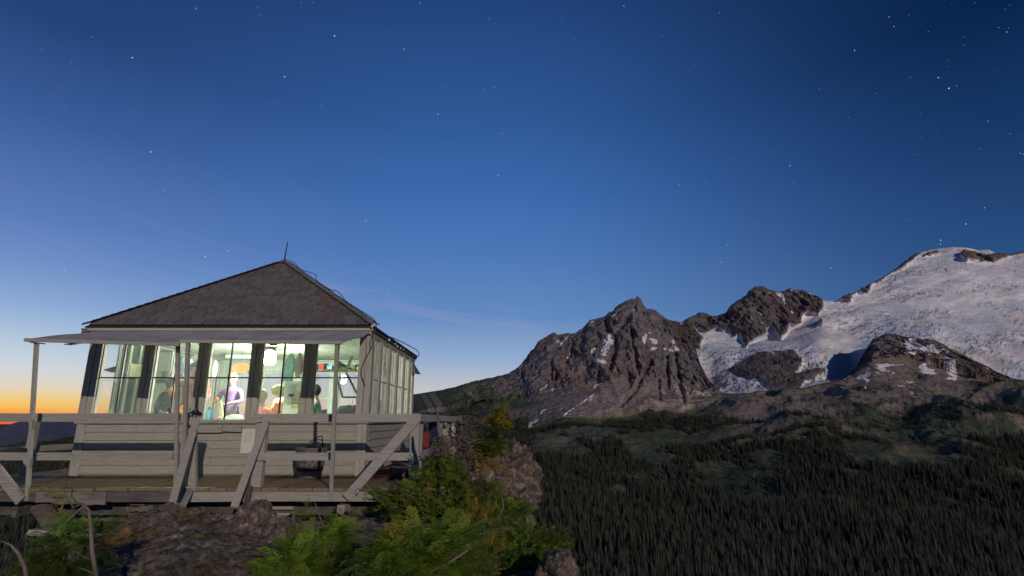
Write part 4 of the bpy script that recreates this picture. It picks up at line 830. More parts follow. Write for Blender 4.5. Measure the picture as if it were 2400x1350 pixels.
# legs and struts under the deck
beam('strut', at(92, 1184, 7.05), at(172, 1300, 7.5), .20, .05, m_old, deck, j=.004); beam('support_post', at(150, 1258, 7.35), at(118, 1352, 7.3), .11, .10, m_rail, deck, j=.003)
beam('support_post', at(172, 1262, 7.5), at(150, 1360, 7.5), .10, .08, m_old, deck, j=.003)
box('support_block', tuple(at(789, 1206, 7.00)), tuple(at(822, 1176, 7.25)), m_rail, deck, .004); beam('support_post', at(812, 1205, 7.12), at(806, 1290, 7.12), .11, .10, m_rail, deck, j=.004)
box('support_block', tuple(at(36, 1212, 7.02)), tuple(at(75, 1180, 7.3)), m_old, deck, .006)
box('skirt_panel', (-5.75, 7.62, -1.28), (-4.55, 7.66, -.97), m_greend, deck, .01); mesh_obj('skirt_panel', [(-5.9, 7.2, -1.36), (-4.4, 7.25, -1.42), (-4.4, 7.27, -1.37), (-5.9, 7.22, -1.30), (-5.9, 7.3, -1.36), (-4.4, 7.35, -1.42), (-4.4, 7.37, -1.37), (-5.9, 7.32, -1.30)], BF, m_rail, deck)
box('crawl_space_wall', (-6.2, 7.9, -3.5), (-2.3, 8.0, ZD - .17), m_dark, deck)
# stone pier: dry laid stones
random.seed(11)
m_stone = mat('pier_stone', (.15, .13, .11), 0.9, 0.4, 12, 0.6, 30, objvar=0.25)
pier = empty('stone_pier', (-4.45, 7.25, -1.35), 'dry laid stack of flat stones propping the deck above the rock', 'stone pier')
for r in range(6):
    xx_ = -4.72 + random.uniform(0, .06)
    while xx_ < -4.15:
        w_ = random.uniform(.12, .24); v = jit(box_v((xx_, 7.12 + random.uniform(0, .06), -1.36 + r * .068), (xx_ + w_ - .012, 7.42, -1.36 + r * .068 + .060)), .012)
        mesh_obj('stone', v, BF, m_stone, pier); xx_ += w_
steps = empty('wooden_steps', (-2.9, 7.3, -1.3), 'low wooden steps in the dark gap under the deck', 'steps')
for i in range(3): box('tread', (-3.02, 7.18 + i * .10, -1.13 + i * .055), (-2.72, 7.34 + i * .10, -1.10 + i * .055), m_rail, steps, .004)
box('riser', (-3.02, 7.36, -1.30), (-2.99, 7.62, -1.05), m_old, steps); box('riser', (-2.75, 7.36, -1.30), (-2.72, 7.62, -1.05), m_old, steps)

# ------------------------------------------------------------------ RAILINGS
def railing(name, loc, label): return empty(name, loc, label, 'railing')
FY = 7.09
rl = railing('deck_railing', (-5.8, FY, ZD), 'grey wooden railing left of the stair gap on the front of the deck')
zt, zm_ = .030, -.432
box('rail', (DX0 - .1, FY - .06, zt - .048), (-4.13, FY - .02, zt + .052), m_rail, rl, .003); box('rail', (-4.125, FY - .05, zt - .046), (-3.96, FY - .015, zt + .048), m_rail, rl, .002)
box('rail', (DX0 - .1, FY - .06, zm_ - .045), (-4.16, FY - .02, zm_ + .045), m_rail, rl, .003)
for x in (-7.42, -4.05): box('railing_post', (x - .055, FY - .015, ZD - .15 if x > -5 else ZD), (x + .055, FY + .06, zt + .04), m_rail, rl, .003)
beam('railing_brace', (-6.82, RY - .03, .03), at(50, 1174, RY - .03), .115, .04, m_rail, rl, j=.003)
box('rail', (DX0 - .03, FY - .01, zt - .045), (DX0 + .01, 12.3, zt + .045), m_rail, rl, .003); box('rail', (DX0 - .03, FY - .01, zm_ - .045), (DX0 + .01, 12.3, zm_ + .045), m_rail, rl, .003)
for y in (8.8, 10.6, 12.3): box('railing_post', (DX0 + .015, y - .05, ZD), (DX0 + .09, y + .05, zt + .04), m_rail, rl)
box('rail', (DX0 + .02, 12.36, zt - .045), (-2.9, 12.40, zt + .045), m_rail, rl, .003)
rr = railing('deck_railing', (-2.1, FY, ZD), 'grey wooden railing with a long diagonal brace right of the stair gap')
box('rail', (-3.17, FY - .06, zt - .048), (DX1 + .01, FY - .02, zt + .052), m_rail, rr, .003); box('rail', (-3.24, FY - .06, zm_ - .045), (DX1 - .02, FY - .02, zm_ + .045), m_rail, rr, .003)
box('railing_post', (-3.185, FY - .015, ZD), (-3.06, FY + .07, zt - .05), m_rail, rr, .002); box('railing_post', (-1.265, FY - .015, ZD - .12), (-1.155, FY + .07, zt + .02), m_rail, rr, .003)
beam('railing_brace', (-1.16, FY - .085, .045), at(812, 1168, RY - .035), .115, .04, m_rail, rr, j=.003)
for (u, v) in ((612, 979), (966, 984), (601, 1069), (961, 1066), (834, 1150), (838, 1158)):
    c = at(u, v, FY - .066 if v < 1100 else RY - .06); tube('bolt', [c, c + Vector((0, -.008, 0))], .008, m_iron, rr, 6)
rs = railing('deck_railing', (DX1, 9.8, ZD), 'side railing in shade running back along the right edge of the deck')
box('rail', (DX1 - .03, FY + .0, zt - .045), (DX1 + .01, 11.95, zt + .045), m_rail, rs, .003); box('rail', (DX1 - .03, FY + .0, zm_ - .045), (DX1 + .01, 11.95, zm_ + .045), m_rail, rs, .003)
for y in (7.55, 9.6, 11.9): box('railing_post', (DX1 - .11, y - .05, ZD), (DX1 - .035, y + .05, zt + .04), m_rail, rs, .002)
beam('railing_brace', at(1030, 996, 11.6), at(1062, 1062, 11.6), .16, .04, m_rail, rs); beam('railing_brace', at(1050, 994, 12.0), at(1030, 1030, 12.0), .14, .04, m_rail, rs); beam('railing_brace', at(1064, 994, 12.1), at(1052, 1050, 12.1), .12, .04, m_rail, rs)
box('rail', (DX1 - 1.0, 11.97, zt - .045), (DX1 + .02, 12.01, zt + .045), m_rail, rs)
# handrails of the steps up from the rock
sh = empty('stair_handrail', (-3.8, 6.7, -.93), 'steep timber handrail rising from the rock to the left side of the stair gap', 'handrail')
beam('handrail', at(396, 1206, 6.25), at(466, 966, 6.98), .075, .045, m_rail, sh, up=(.35, -1, 0), j=.003); beam('handrail', at(418, 1204, 6.5), at(446, 1150, 6.9), .055, .045, m_rail, sh, j=.003)
beam('handrail_post', at(452, 1150, 7.0), at(452, 985, 7.0), .09, .05, m_rail, sh)
sh2 = empty('stair_handrail', (-3.0, 6.7, -.93), 'steep timber handrail rising from the rock to the right side of the stair gap', 'handrail')
beam('handrail', at(548, 1190, 6.35), at(622, 992, 6.98), .08, .045, m_rail, sh2, up=(.35, -1, 0), j=.003); beam('handrail', at(576, 1192, 6.75), at(586, 1142, 6.95), .06, .045, m_dark, sh2)  # dark second beam: the shadow beside the handrail put into its colour
# headlamp hung on the rail end
hl = empty('headlamp', tuple(at(460, 966, 6.93)), 'black headlamp and strap hung over the rail end at the stair gap', 'headlamp')
c = at(459, 966, 6.93); o = lathe('lamp_housing', [(.02, -.03), (.042, -.025), (.048, 0), (.04, .022), (.02, .03)], m_black, c, hl, 10); lathe('lamp_lens', [(.001, 0), (.016, .0), (.016, .012), (.001, .013)], m_galv, c + Vector((.02, -.05, .01)), hl, 8)
wire('strap', [c + Vector((-.03, -.01, 0)), c + Vector((-.09, -.01, -.03)), c + Vector((-.08, -.02, -.12)), c + Vector((-.03, -.02, -.17)), c + Vector((.0, -.02, -.10)), c + Vector((.03, -.01, -.02))], .012, hl, m_black)
wire('strap', [c + Vector((.03, 0, 0)), c + Vector((.08, -.01, -.02)), c + Vector((.05, -.02, -.04))], .010, hl, m_black)
# ribbed metal tub on the deck
bc_ = at(725, 1118, 8.12); bc_.z = ZD + .005
bk = empty('metal_tub', tuple(bc_), 'ribbed galvanised metal tub with a wire handle standing on the deck', 'tub')
V, Fc = [], []; nr = 64; prof = [(.150, .0), (.158, .012), (.165, .10), (.188, .20), (.205, .33), (.212, .385), (.225, .39), (.225, .41), (.218, .412), (.200, .36), (.16, .02)]
for (r, z) in prof:
    for k in range(nr):
        rb2 = r * (1 + (.022 if (k % 4) < 2 and .09 < z < .34 and r != .200 else 0)); t = 6.28318 * k / nr; V.append((bc_.x + rb2 * math.cos(t), bc_.y + rb2 * math.sin(t), bc_.z + z))
for i in range(len(prof) - 1):
    for k in range(nr): k2 = (k + 1) % nr; Fc.append((i * nr + k, i * nr + k2, (i + 1) * nr + k2, (i + 1) * nr + k))
Fc.append(tuple(reversed(range(nr)))); Fc.append(tuple((len(prof) - 1) * nr + k for k in range(nr)))
mesh_obj('tub_body', V, Fc, m_galv, bk); lathe('tub_band', [(.172, .1), (.178, .10), (.182, .165), (.172, .168)], m_iron, bc_, bk, 32)
wire('handle', [bc_ + Vector((0, -.20, .40)), bc_ + Vector((.03, -.12, .5)), bc_ + Vector((.10, -.03, .56)), bc_ + Vector((.13, .03, .55)), bc_ + Vector((.12, .08, .42))], .007, bk, m_iron)
wire('handle', [bc_ + Vector((.02, -.19, .40)), bc_ + Vector((.08, -.08, .52)), bc_ + Vector((.14, 0, .50)), bc_ + Vector((.14, .08, .40))], .006, bk, m_iron)

# ================================================================== INSIDE THE CABIN
m_skin = mat('skin', (.36, .20, .14), 0.6); m_hair = mat('dark_hair', (.03, .022, .018), 0.7); m_hair2 = mat('fair_hair', (.33, .22, .11), 0.7)
def cloth(n, c): return mat(n, c, 0.9, 0.25, 12, 0.3, 40)
m_red = cloth('red_jacket_cloth', (.55, .10, .08)); m_purple = cloth('purple_cloth', (.30, .18, .55)); m_orange = cloth('orange_cloth', (.80, .30, .06)); m_navy = cloth('navy_cloth', (.015, .022, .06)); m_black_c = cloth('black_cloth', (.02, .022, .02)); m_pink = cloth('pink_cloth', (.75, .16, .20)); m_teal = cloth('teal_cloth', (.10, .48, .38)); m_trous = cloth('dark_trousers', (.05, .05, .06)); m_grey = cloth('grey_green_cloth', (.12, .18, .16))
def person(loc, rz, shirt, trous, hair, label, seated=False, armL=None, armR=None, lean=0.0, hat=None, scale=1.0):
    root = empty('person', loc, label, 'person')
    hip = .48 if seated else .93
    P_ = {'pel': (0, 0, hip), 'waist': (0, .02 + lean * .3, hip + .18), 'chest': (0, .03 + lean * .7, hip + .40), 'neck': (0, .03 + lean, hip + .56), 'hb': (0, .06 + lean * 1.15, hip + .63), 'hm': (0, .07 + lean * 1.2, hip + .70), 'ht': (0, .055 + lean * 1.2, hip + .79)}
    Rr = {'pel': (.15, .11), 'waist': (.13, .10), 'chest': (.165, .115), 'neck': (.055, .055), 'hb': (.062, .07), 'hm': (.078, .095), 'ht': (.055, .07)}
    Ed = [('pel', 'waist'), ('waist', 'chest'), ('chest', 'neck'), ('neck', 'hb'), ('hb', 'hm'), ('hm', 'ht')]
    cls = {'pel': 1, 'waist': 0, 'chest': 0, 'neck': 2, 'hb': 2, 'hm': 2, 'ht': 2}
    for s, n, ar in ((-1, 'l', armL), (1, 'r', armR)):
        el_, ha = ar or ((s * .26, .05, hip + .24), (s * .22, .22, hip + .10))
        P_[n + 'sh'] = (s * .185, .03 + lean * .85, hip + .48); P_[n + 'el'] = el_; P_[n + 'wr'] = ha
        hv = (Vector(ha) - Vector(el_)).normalized(); P_[n + 'pa'] = tuple(Vector(ha) + hv * .075)
        Rr[n + 'sh'] = (.06, .06); Rr[n + 'el'] = (.045, .045); Rr[n + 'wr'] = (.028, .028); Rr[n + 'pa'] = (.036, .018)
        Ed += [('chest', n + 'sh'), (n + 'sh', n + 'el'), (n + 'el', n + 'wr'), (n + 'wr', n + 'pa')]
        cls[n + 'sh'] = cls[n + 'el'] = 0; cls[n + 'wr'] = cls[n + 'pa'] = 2
        sd = hv.cross(Vector((0, 0, 1))).normalized() if abs(hv.z) < .95 else Vector((1, 0, 0))
        for q in range(5):
            f0 = Vector(P_[n + 'pa']) + sd * ((q - 1.5) * .017 if q < 4 else -s * .04) + hv * (.03 if q < 4 else -.02)
            f1 = f0 + hv * (.055 if q < 4 else .035) + Vector((0, 0, -.015)); P_[n + 'f%da' % q] = tuple(f0); P_[n + 'f%db' % q] = tuple(f1)
            Rr[n + 'f%da' % q] = Rr[n + 'f%db' % q] = (.009, .009); cls[n + 'f%da' % q] = cls[n + 'f%db' % q] = 2; Ed += [(n + 'pa', n + 'f%da' % q), (n + 'f%da' % q, n + 'f%db' % q)]
        if seated: kn, an, to = (s * .12, .42, hip - .0), (s * .12, .44, .09), (s * .13, .60, .04)
        else: kn, an, to = (s * .10, .03, .50), (s * .11, -.01, .09), (s * .12, .15, .04)
        P_[n + 'hp'] = (s * .09, 0 if not seated else .08, hip - .04); P_[n + 'kn'] = kn; P_[n + 'an'] = an; P_[n + 'to'] = to
        Rr[n + 'hp'] = (.09, .09); Rr[n + 'kn'] = (.06, .06); Rr[n + 'an'] = (.042, .042); Rr[n + 'to'] = (.04, .03)
        Ed += [('pel', n + 'hp'), (n + 'hp', n + 'kn'), (n + 'kn', n + 'an'), (n + 'an', n + 'to')]
        for q in ('hp', 'kn', 'an', 'to'): cls[n + q] = 1
    ks_ = list(P_); me = bpy.data.meshes.new('body_frame'); me.from_pydata([P_[k] for k in ks_], [(ks_.index(a), ks_.index(b)) for a, b in Ed], [])
    tmp = bpy.data.objects.new('body_frame', me); COL.objects.link(tmp); md_ = tmp.modifiers.new('skin', 'SKIN'); sk = me.skin_vertices[0].data
    for i, k in enumerate(ks_): sk[i].radius = Rr[k]; sk[i].use_root = (k == 'pel')
    sb = tmp.modifiers.new('sub', 'SUBSURF'); sb.levels = 1; sb.render_levels = 1
    dg = bpy.context.evaluated_depsgraph_get(); bm_ = bpy.data.meshes.new_from_object(tmp.evaluated_get(dg)); bpy.data.objects.remove(tmp); bm_.materials.clear()
    for m in (shirt, trous, m_skin): bm_.materials.append(m)
    A_ = np.array([P_[k] for k in ks_]); cl_ = [cls[k] for k in ks_]; segs = [(ks_.index(a), ks_.index(b)) for a, b in Ed]
    for p in bm_.polygons:
        c = np.array(p.center); best = 9; bc2 = 0
        for a, b in segs:
            d = A_[b] - A_[a]; t = np.clip(np.dot(c - A_[a], d) / np.dot(d, d), 0, 1); q = np.linalg.norm(c - A_[a] - d * t)
            if q < best: best = q; bc2 = cl_[b] if t > .45 else cl_[a]
        if bc2 == 2 and c[2] > hip + .50 and c[2] < hip + .575: bc2 = 0 if c[2] < hip + .55 else 2
        p.material_index = bc2; p.use_smooth = True
    for v in bm_.vertices:      # nose, eye sockets
        if v.co.z > hip + .64 and v.co.z < hip + .74 and v.co.y > P_['hm'][1] + .05 and abs(v.co.x) < .018: v.co.y += .018
    bo = bpy.data.objects.new('body', bm_); COL.objects.link(bo); bo.parent = root
    hc = Vector(P_['hm']); V, Fc = [], []
    for i in range(9):
        ph = math.pi * i / 8
        for k in range(14):
            t = 2 * math.pi * k / 14; v = Vector((math.sin(ph) * math.cos(t) * .092, math.sin(ph) * math.sin(t) * .108 - .012, math.cos(ph) * .112 + .03))
            if v.y > .045 and v.z < .06: v.y = .02; v.z = max(v.z, .05)
            V.append(tuple(hc + v))
    for i in range(8):
        for k in range(14): k2 = (k + 1) % 14; Fc.append((i * 14 + k, i * 14 + k2, (i + 1) * 14 + k2, (i + 1) * 14 + k))
    hm = bpy.data.meshes.new('hair'); hm.from_pydata(V, [], Fc); hm.materials.append(hat or hair); hm.polygons.foreach_set('use_smooth', [True] * len(hm.polygons))
    ho = bpy.data.objects.new('hat' if hat else 'hair', hm); COL.objects.link(ho); ho.parent = root
    em = []
    for s in (-1, 1):
        V, Fc = [], []
        for i in range(5):
            for k in range(6): ph = math.pi * i / 4; t = 1.0472 * k; V.append((hc.x + s * .03 + math.sin(ph) * math.cos(t) * .011, hc.y + .086 + math.sin(ph) * math.sin(t) * .008, hc.z + .008 + math.cos(ph) * .009))
        for i in range(4):
            for k in range(6): k2 = (k + 1) % 6; Fc.append((i * 6 + k, i * 6 + k2, (i + 1) * 6 + k2, (i + 1) * 6 + k))
        e_ = bpy.data.meshes.new('eye'); e_.from_pydata(V, [], Fc); e_.materials.append(m_hair); eo = bpy.data.objects.new('eye', e_); COL.objects.link(eo); eo.parent = root
    root.rotation_euler = (0, 0, rz); root.scale = (scale,) * 3
    return root
FZ = ZD + .01
def pl(u, y, v=900): p = at(u, v, y); return (p.x, p.y, FZ)
person(pl(379, 9.5), math.radians(-80), m_black_c, m_trous, m_hair, 'person in black jacket with their back to the second window from the left', lean=.10, scale=.84)
person(pl(452, 9.75), math.radians(200), m_red, m_trous, m_hair, 'person standing in a red jacket behind the post left of the door window', armL=((-.30, .1, 1.20), (-.20, .28, 1.12)), scale=1.0)
person(pl(548, 10.3), math.radians(170), m_purple, m_trous, m_hair2, 'fair haired person in a purple top behind the middle window', armL=((-.28, .08, 1.20), (-.12, .26, 1.15)), armR=((.28, .08, 1.20), (.12, .26, 1.18)), scale=.93)
person(pl(622, 9.45), math.radians(150), m_orange, m_trous, m_hair2, 'person in an orange jacket seated low behind the fourth window', seated=True, scale=.98)
person(pl(747, 10.6), math.radians(100), m_grey, m_trous, m_hair, 'person in grey green seated behind the rightmost window beside a backpack', seated=True, scale=1.1)
def blob(name, c, r, m, parent=None, seed=1, jag=.12, n=14):
    V, Fc = [], []; rr_ = random.Random(seed); o3 = [rr_.uniform(0, 50) for _ in range(3)]
    for i in range(n + 1):
        ph = math.pi * i / n
        for k in range(n * 2):
            t = math.pi * k / n; d = Vector((math.sin(ph) * math.cos(t), math.sin(ph) * math.sin(t), math.cos(ph))); f = 1 + jag * mnoise.noise(d * 2.2 + Vector(o3)) + jag * .5 * mnoise.noise(d * 5 + Vector(o3))
            V.append((c[0] + d.x * r[0] * f, c[1] + d.y * r[1] * f, c[2] + d.z * r[2] * f))
    w = n * 2
    for i in range(n):
        for k in range(w): k2 = (k + 1) % w; Fc.append((i * w + k, (i + 1) * w + k, (i + 1) * w + k2, i * w + k2))
    return mesh_obj(name, V, Fc, m, parent, smooth=True)
# furniture: a table under the front windows and a bench along the right
tb = empty('table', (-4.1, 8.85, FZ), 'wooden table along the inside of the front windows', 'table')
box('tabletop', (-5.2, 8.62, -.035), (-3.1, 9.15, -.005), m_green, tb); [box('leg', (x, y, FZ), (x + .05, y + .05, -.037), m_green, tb) for x in (-5.15, -3.2) for y in (8.65, 9.05)]
bn = empty('bench', (-2.75, 9.3, FZ), 'low storage bench inside the right corner of the cabin', 'bench')
box('seat', (-3.05, 8.62, -.19), (-2.32, 10.9, -.15), m_green, bn); box('bench_front', (-3.03, 8.66, FZ), (-2.98, 10.86, -.192), m_green, bn)
TT = -.003
bt = at(489, 975, 8.80); bo = empty('water_bottle', (bt.x, bt.y, TT), 'bright blue water bottle standing on the table behind the middle window', 'bottle')
m_blue = mat('blue_bottle', (.02, .32, .62), 0.25, spec=0.5)
lathe('bottle_body', [(.035, 0), (.038, .01), (.038, .14), (.02, .165)], m_blue, (bt.x, bt.y, TT), bo, 12); lathe('cap', [(.022, .166), (.022, .20), (.008, .205)], m_black, (bt.x, bt.y, TT), bo, 10)
m_brown = mat('brown_glass', (.10, .05, .01), 0.15, spec=0.6)
for u, lab in ((541, 'brown glass bottle on the table, left one of the dark pair'), (556, 'dark glass bottle on the table, right one of the dark pair')):
    q = at(u, 972, 8.95); o = lathe('glass_bottle', [(.030, 0), (.032, .01), (.032, .11), (.013, .16), (.012, .215), (.014, .22)], m_brown if u == 541 else m_black, (q.x, q.y, TT), None, 12); meta(o, lab, 'bottle', 'bottles on the cabin table')
q = at(549, 983, 8.75); m_white = mat('white_enamel', (.70, .80, .74), 0.4)
o = lathe('serving_bowl', [(.17, 0.012), (.165, .03), (.10, .075), (.04, .088), (.005, .09)], m_white, (q.x, q.y, TT), None, 18); meta(o, 'pale green upturned bowl on the table in front of the dark bottles', 'bowl')
q = at(519, 970, 8.95); o = beam('rolled_map', (q.x + .03, q.y, TT), (q.x - .05, q.y, TT + .30), .045, .045, m_paper2, None); meta(o, 'yellow paper roll leaning on the table beside the blue bottle', 'paper roll')
q = at(507, 978, 8.85); o = blob('fruit_bag', (q.x, q.y, TT + .035), (.07, .06, .035), mat('mauve_bag', (.35, .16, .25), .6), None, 4); meta(o, 'small mauve and yellow bag lying on the table', 'bag')
q = at(427, 955, 8.95); o = blob('orange_sack', (q.x, q.y, TT + .12), (.05, .06, .12), m_orange, None, 8); meta(o, 'small orange stuff sack standing at the left end of the table', 'sack')
# notice board on the inside of the fourth window
nbd = empty('notice_board', tuple(at(684, 930, 8.75)), 'pale board with pinned papers propped inside the fourth window', 'notice board')
a_, b_ = at(661, 972, 8.75), at(707, 893, 8.75); box('board', tuple(a_), (b_.x, b_.y + .02, b_.z), mat('pale_board', (.68, .78, .60), .8), nbd)
a_, b_ = at(682, 955, 8.735), at(703, 918, 8.735); box('sheet', (a_.x, a_.y, a_.z), (b_.x, b_.y + .004, b_.z), m_paper2, nbd); a_, b_ = at(677, 922, 8.73), at(690, 902, 8.73); box('sheet', (a_.x, a_.y, a_.z), (b_.x, b_.y + .004, b_.z), m_white, nbd); a_, b_ = at(676, 929, 8.728), at(688, 924, 8.728); box('clip', (a_.x, a_.y, a_.z), (b_.x, b_.y + .004, b_.z), m_black, nbd)
q = at(646, 962, 9.0); o = blob('pink_bag', (q.x - .21, q.y - .1, TT + .09), (.11, .08, .10), m_pink, None, 5, .2); meta(o, 'soft pink bag on the table at the left of the fourth window', 'bag')
# towel on a line, tag, backpack, shelf, propped sash
V, Fc = [], []; tp, tn = at(683, 829, 9.3), 10
for i in range(tn + 1):
    f = i / tn; wd = .025 + .10 * min(1, f * 3) + .02 * math.sin(f * 7)
    for k in range(8): a = k / 7 - .5; V.append((tp.x - .03 * f + a * wd * 1.4, tp.y + .03 * math.sin(a * 14), tp.z - f * .50 + .05 * math.sin(a * 6 + f * 3) * f))
for i in range(tn):
    for k in range(7): Fc.append((i * 8 + k, i * 8 + k + 1, i * 8 + k + 9, i * 8 + k + 8))
o = mesh_obj('towel', V, Fc, m_teal, smooth=True); so = o.modifiers.new('t', 'SOLIDIFY'); so.thickness = .006; meta(o, 'teal towel hanging from the ceiling behind the fourth window', 'towel')
q = at(701, 850, 9.35); o = blob('hanging_jacket', (q.x, q.y, q.z - .05), (.07, .05, .20), mat('brown_cloth', (.20, .15, .10), .9), None, 9, .25); meta(o, 'brown garment hanging next to the teal towel', 'jacket')
q = at(613, 888, 8.7); o = box('luggage_tag', (q.x - .022, q.y, q.z - .08), (q.x + .022, q.y + .004, q.z + .12), m_white); o2 = box('tag_stripe', (q.x - .0, q.y - .004, q.z - .075), (q.x + .018, q.y - .001, q.z + .11), m_red, o); meta(o, 'white and red tag hanging at the left edge of the fourth window', 'tag')
q = at(812, 955, 9.1); bpk = empty('backpack', (q.x, q.y, -.15), 'black backpack on the bench behind the rightmost window', 'backpack')
blob('pack_body', (q.x, q.y, .03), (.20, .16, .20), m_black_c, bpk, 12, .15); wire('strap', [(q.x - .1, q.y - .15, .12), (q.x - .13, q.y - .19, .04), (q.x - .1, q.y - .17, -.05)], .014, bpk, m_grey); blob('pocket', (q.x - .06, q.y - .14, -.02), (.06, .05, .07), m_grey, bpk, 13)
shf = empty('shelf', tuple(at(800, 868, 9.6)), 'wooden shelf on slanted brackets in the right back of the cabin', 'shelf')
p = at(765, 868, 9.9); q = at(845, 868, 9.9); beam('shelf_board', p, q, .025, .25, mat('yellow_wood', (.48, .42, .20), .7), shf, up=(0, 1, 0)); beam('bracket', at(826, 835, 9.7), at(810, 872, 9.7), .05, .03, m_green, shf); beam('bracket', at(793, 850, 10.0), at(826, 868, 10.0), .06, .03, m_dark, shf)
sash = empty('hinged_sash', tuple(at(815, 910, 9.4)), 'open hinged window sash hanging at a slant inside the rightmost bay', 'window sash')
for a_, b_ in (((792, 893), (803, 931)), ((803, 931), (838, 931)), ((811, 873), (838, 925))): beam('sash_rail', at(*a_, 9.4), at(*b_, 9.4), .03, .03, m_dark, sash)
wire('clothes_line', [at(520, 838, 9.6), at(600, 836, 9.6), at(720, 832, 9.6)], .004, cabin, m_cable)
q = at(560, 836, 11.0); o = beam('paper_roll', (q.x - .25, q.y, q.z), (q.x + .25, q.y, q.z), .07, .07, m_white); meta(o, 'white rolled chart resting under the cabin ceiling', 'chart roll')
stv = empty('map_table', (-4.6, 10.9, FZ), 'tall square instrument stand with a pale top in the middle of the cabin', 'instrument stand')
box('cabinet', (-4.85, 10.95, FZ), (-4.40, 11.4, .10), m_green, stv); box('stand_top', (-4.9, 10.9, .102), (-4.35, 11.45, .13), m_greend, stv)
# more of the clutter seen through the panes
for (nm, u, v, y, r_, mm, lab, ct) in (('hanging_coat', 431, 858, 10.2, (.16, .08, .17), cloth('pale_blue_cloth', (.35, .50, .62)), 'pale blue coat hanging behind the awning poles', 'coat'),
        ('paper_bag', 655, 915, 9.6, (.13, .10, .10), cloth('olive_yellow_paper', (.55, .50, .16)), 'yellow paper bag behind the pink bag at the fourth window', 'bag'),
        ('stuffed_sack', 664, 955, 9.9, (.22, .15, .16), cloth('salmon_cloth', (.80, .34, .20)), 'salmon coloured sleeping bag heaped behind the notice board', 'sleeping bag'),
        ('wool_hat', 402, 916, 9.3, (.05, .05, .06), cloth('amber_wool', (.70, .30, .05)), 'amber wool hat beside the person in the black jacket', 'hat'),
        ('hanging_scarf', 584, 955, 9.2, (.03, .03, .14), m_pink, 'pink scarf hanging at the right edge of the middle window', 'scarf'),
        ('orange_cup', 506, 938, 9.0, (.035, .035, .05), m_orange, 'orange cup held above the blue water bottle', 'cup'),
        ('hanging_coat', 503, 865, 10.8, (.06, .05, .16), m_white, 'narrow white cloth hanging left of the orange paper lantern', 'cloth')):
    q = at(u, v, y); o = blob(nm, q, r_, mm, None, u, .22); meta(o, lab, ct)
q = at(470, 912, 9.6); o = blob('red_poncho', q, (.13, .10, .34), m_red, None, 77, .2); meta(o, 'long red poncho hanging between the second and middle windows', 'poncho')
for k, (u0, u1, v0, v1, y) in enumerate(((362, 406, 823, 872, 9.95), (362, 404, 886, 900, 9.95))):
    a_, b_ = at(u0, v1, y), at(u1, v0, y); o = box('picture_frame', (a_.x, a_.y, a_.z), (b_.x, b_.y + .03, b_.z), m_green); o2 = box('picture', (a_.x + .03, a_.y - .006, a_.z + .02), (b_.x - .03, b_.y - .002, b_.z - .02), m_white if k == 0 else m_greend, o)
    meta(o, ('pale framed panel standing behind the second window from the left', 'small green framed panel under the pale one behind the second window')[k], 'panel')
cb = empty('wall_shelf', (-3.4, 12.1, .9), 'shelf of jars and boxes on the back wall of the cabin', 'shelf')
box('shelf_board', (-4.9, 11.95, 1.03), (-2.5, 12.17, 1.05), m_greend, cb)
for k in range(14):
    x = -4.85 + k * .165 + random.uniform(-.02, .02); h_ = random.uniform(.07, .17); o = box('box', (x, 12.0, 1.052), (x + random.uniform(.07, .13), 12.12, 1.052 + h_), random.choice([m_white, m_greend, m_orange, m_brown, m_blue, m_paper2, m_red]), cb)
# lanterns
def lantern(u, v, y, E, label, r=.055):
    q = at(u, v, y); ln_ = empty('lantern', tuple(q), label, 'lantern')
    lathe('lantern_glass', [(r * .6, -r * 1.2), (r, -r * .9), (r, r * .9), (r * .6, r * 1.2)], emis('lantern_glow', (1.0, .97, .80), 28.0), q, ln_, 14); lathe('lantern_cap', [(r * 1.1, r * 1.22), (r * .7, r * 1.7), (r * .15, r * 2.2)], m_black, q, ln_, 12)
    wire('hook', [q + Vector((0, 0, r * 2.2)), (q.x, q.y, ZT + .05)], .004, ln_, m_iron)
    ld = bpy.data.lights.new('lantern_light', 'POINT'); ld.energy = E; ld.color = (.94, 1.0, .86); ld.shadow_soft_size = .07; lo_ = bpy.data.objects.new('lantern_light', ld); COL.objects.link(lo_); lo_.location = q + Vector((0, 0, -.12)); return ln_
lantern(632, 838, 10.0, 620, 'bright white lantern hanging from the ceiling behind the fourth window', .105)
q = at(565, 862, 9.9); op = empty('paper_lantern', tuple(q), 'orange glowing paper lantern hanging behind the middle window', 'lantern')
blob('lantern_shade', tuple(q), (.15, .10, .085), emis('orange_glow', (1.0, .42, .09), 1.3), op, 3, .25); wire('cord', [q + Vector((0, 0, .08)), (q.x, q.y, ZT + .05)], .003, op, m_iron)

# out on the right walkway
q = at(985, 1040, 8.9); o = blob('stuff_sack', (DX1 - .28, 9.05, -.30), (.14, .12, .17), cloth('shaded_red_cloth', (.20, .03, .028)), None, 31, .3); meta(o, 'red stuff sack hung behind the right corner post of the railing', 'sack')  # shade on the sack is put into its darkened red
o = blob('rain_jacket', (DX1 - .17, 9.55, -.18), (.12, .10, .26), m_navy, None, 32, .3); meta(o, 'navy blue jacket hung on the side railing behind the red sack', 'jacket')
o = blob('folded_blanket', (-1.72, 8.05, ZD + .07), (.30, .16, .075), mat('brick_pink_cloth', (.22, .09, .065), .9, .5, 6), None, 33, .45); meta(o, 'crumpled brick pink cloth lying on the deck behind the diagonal brace', 'cloth')

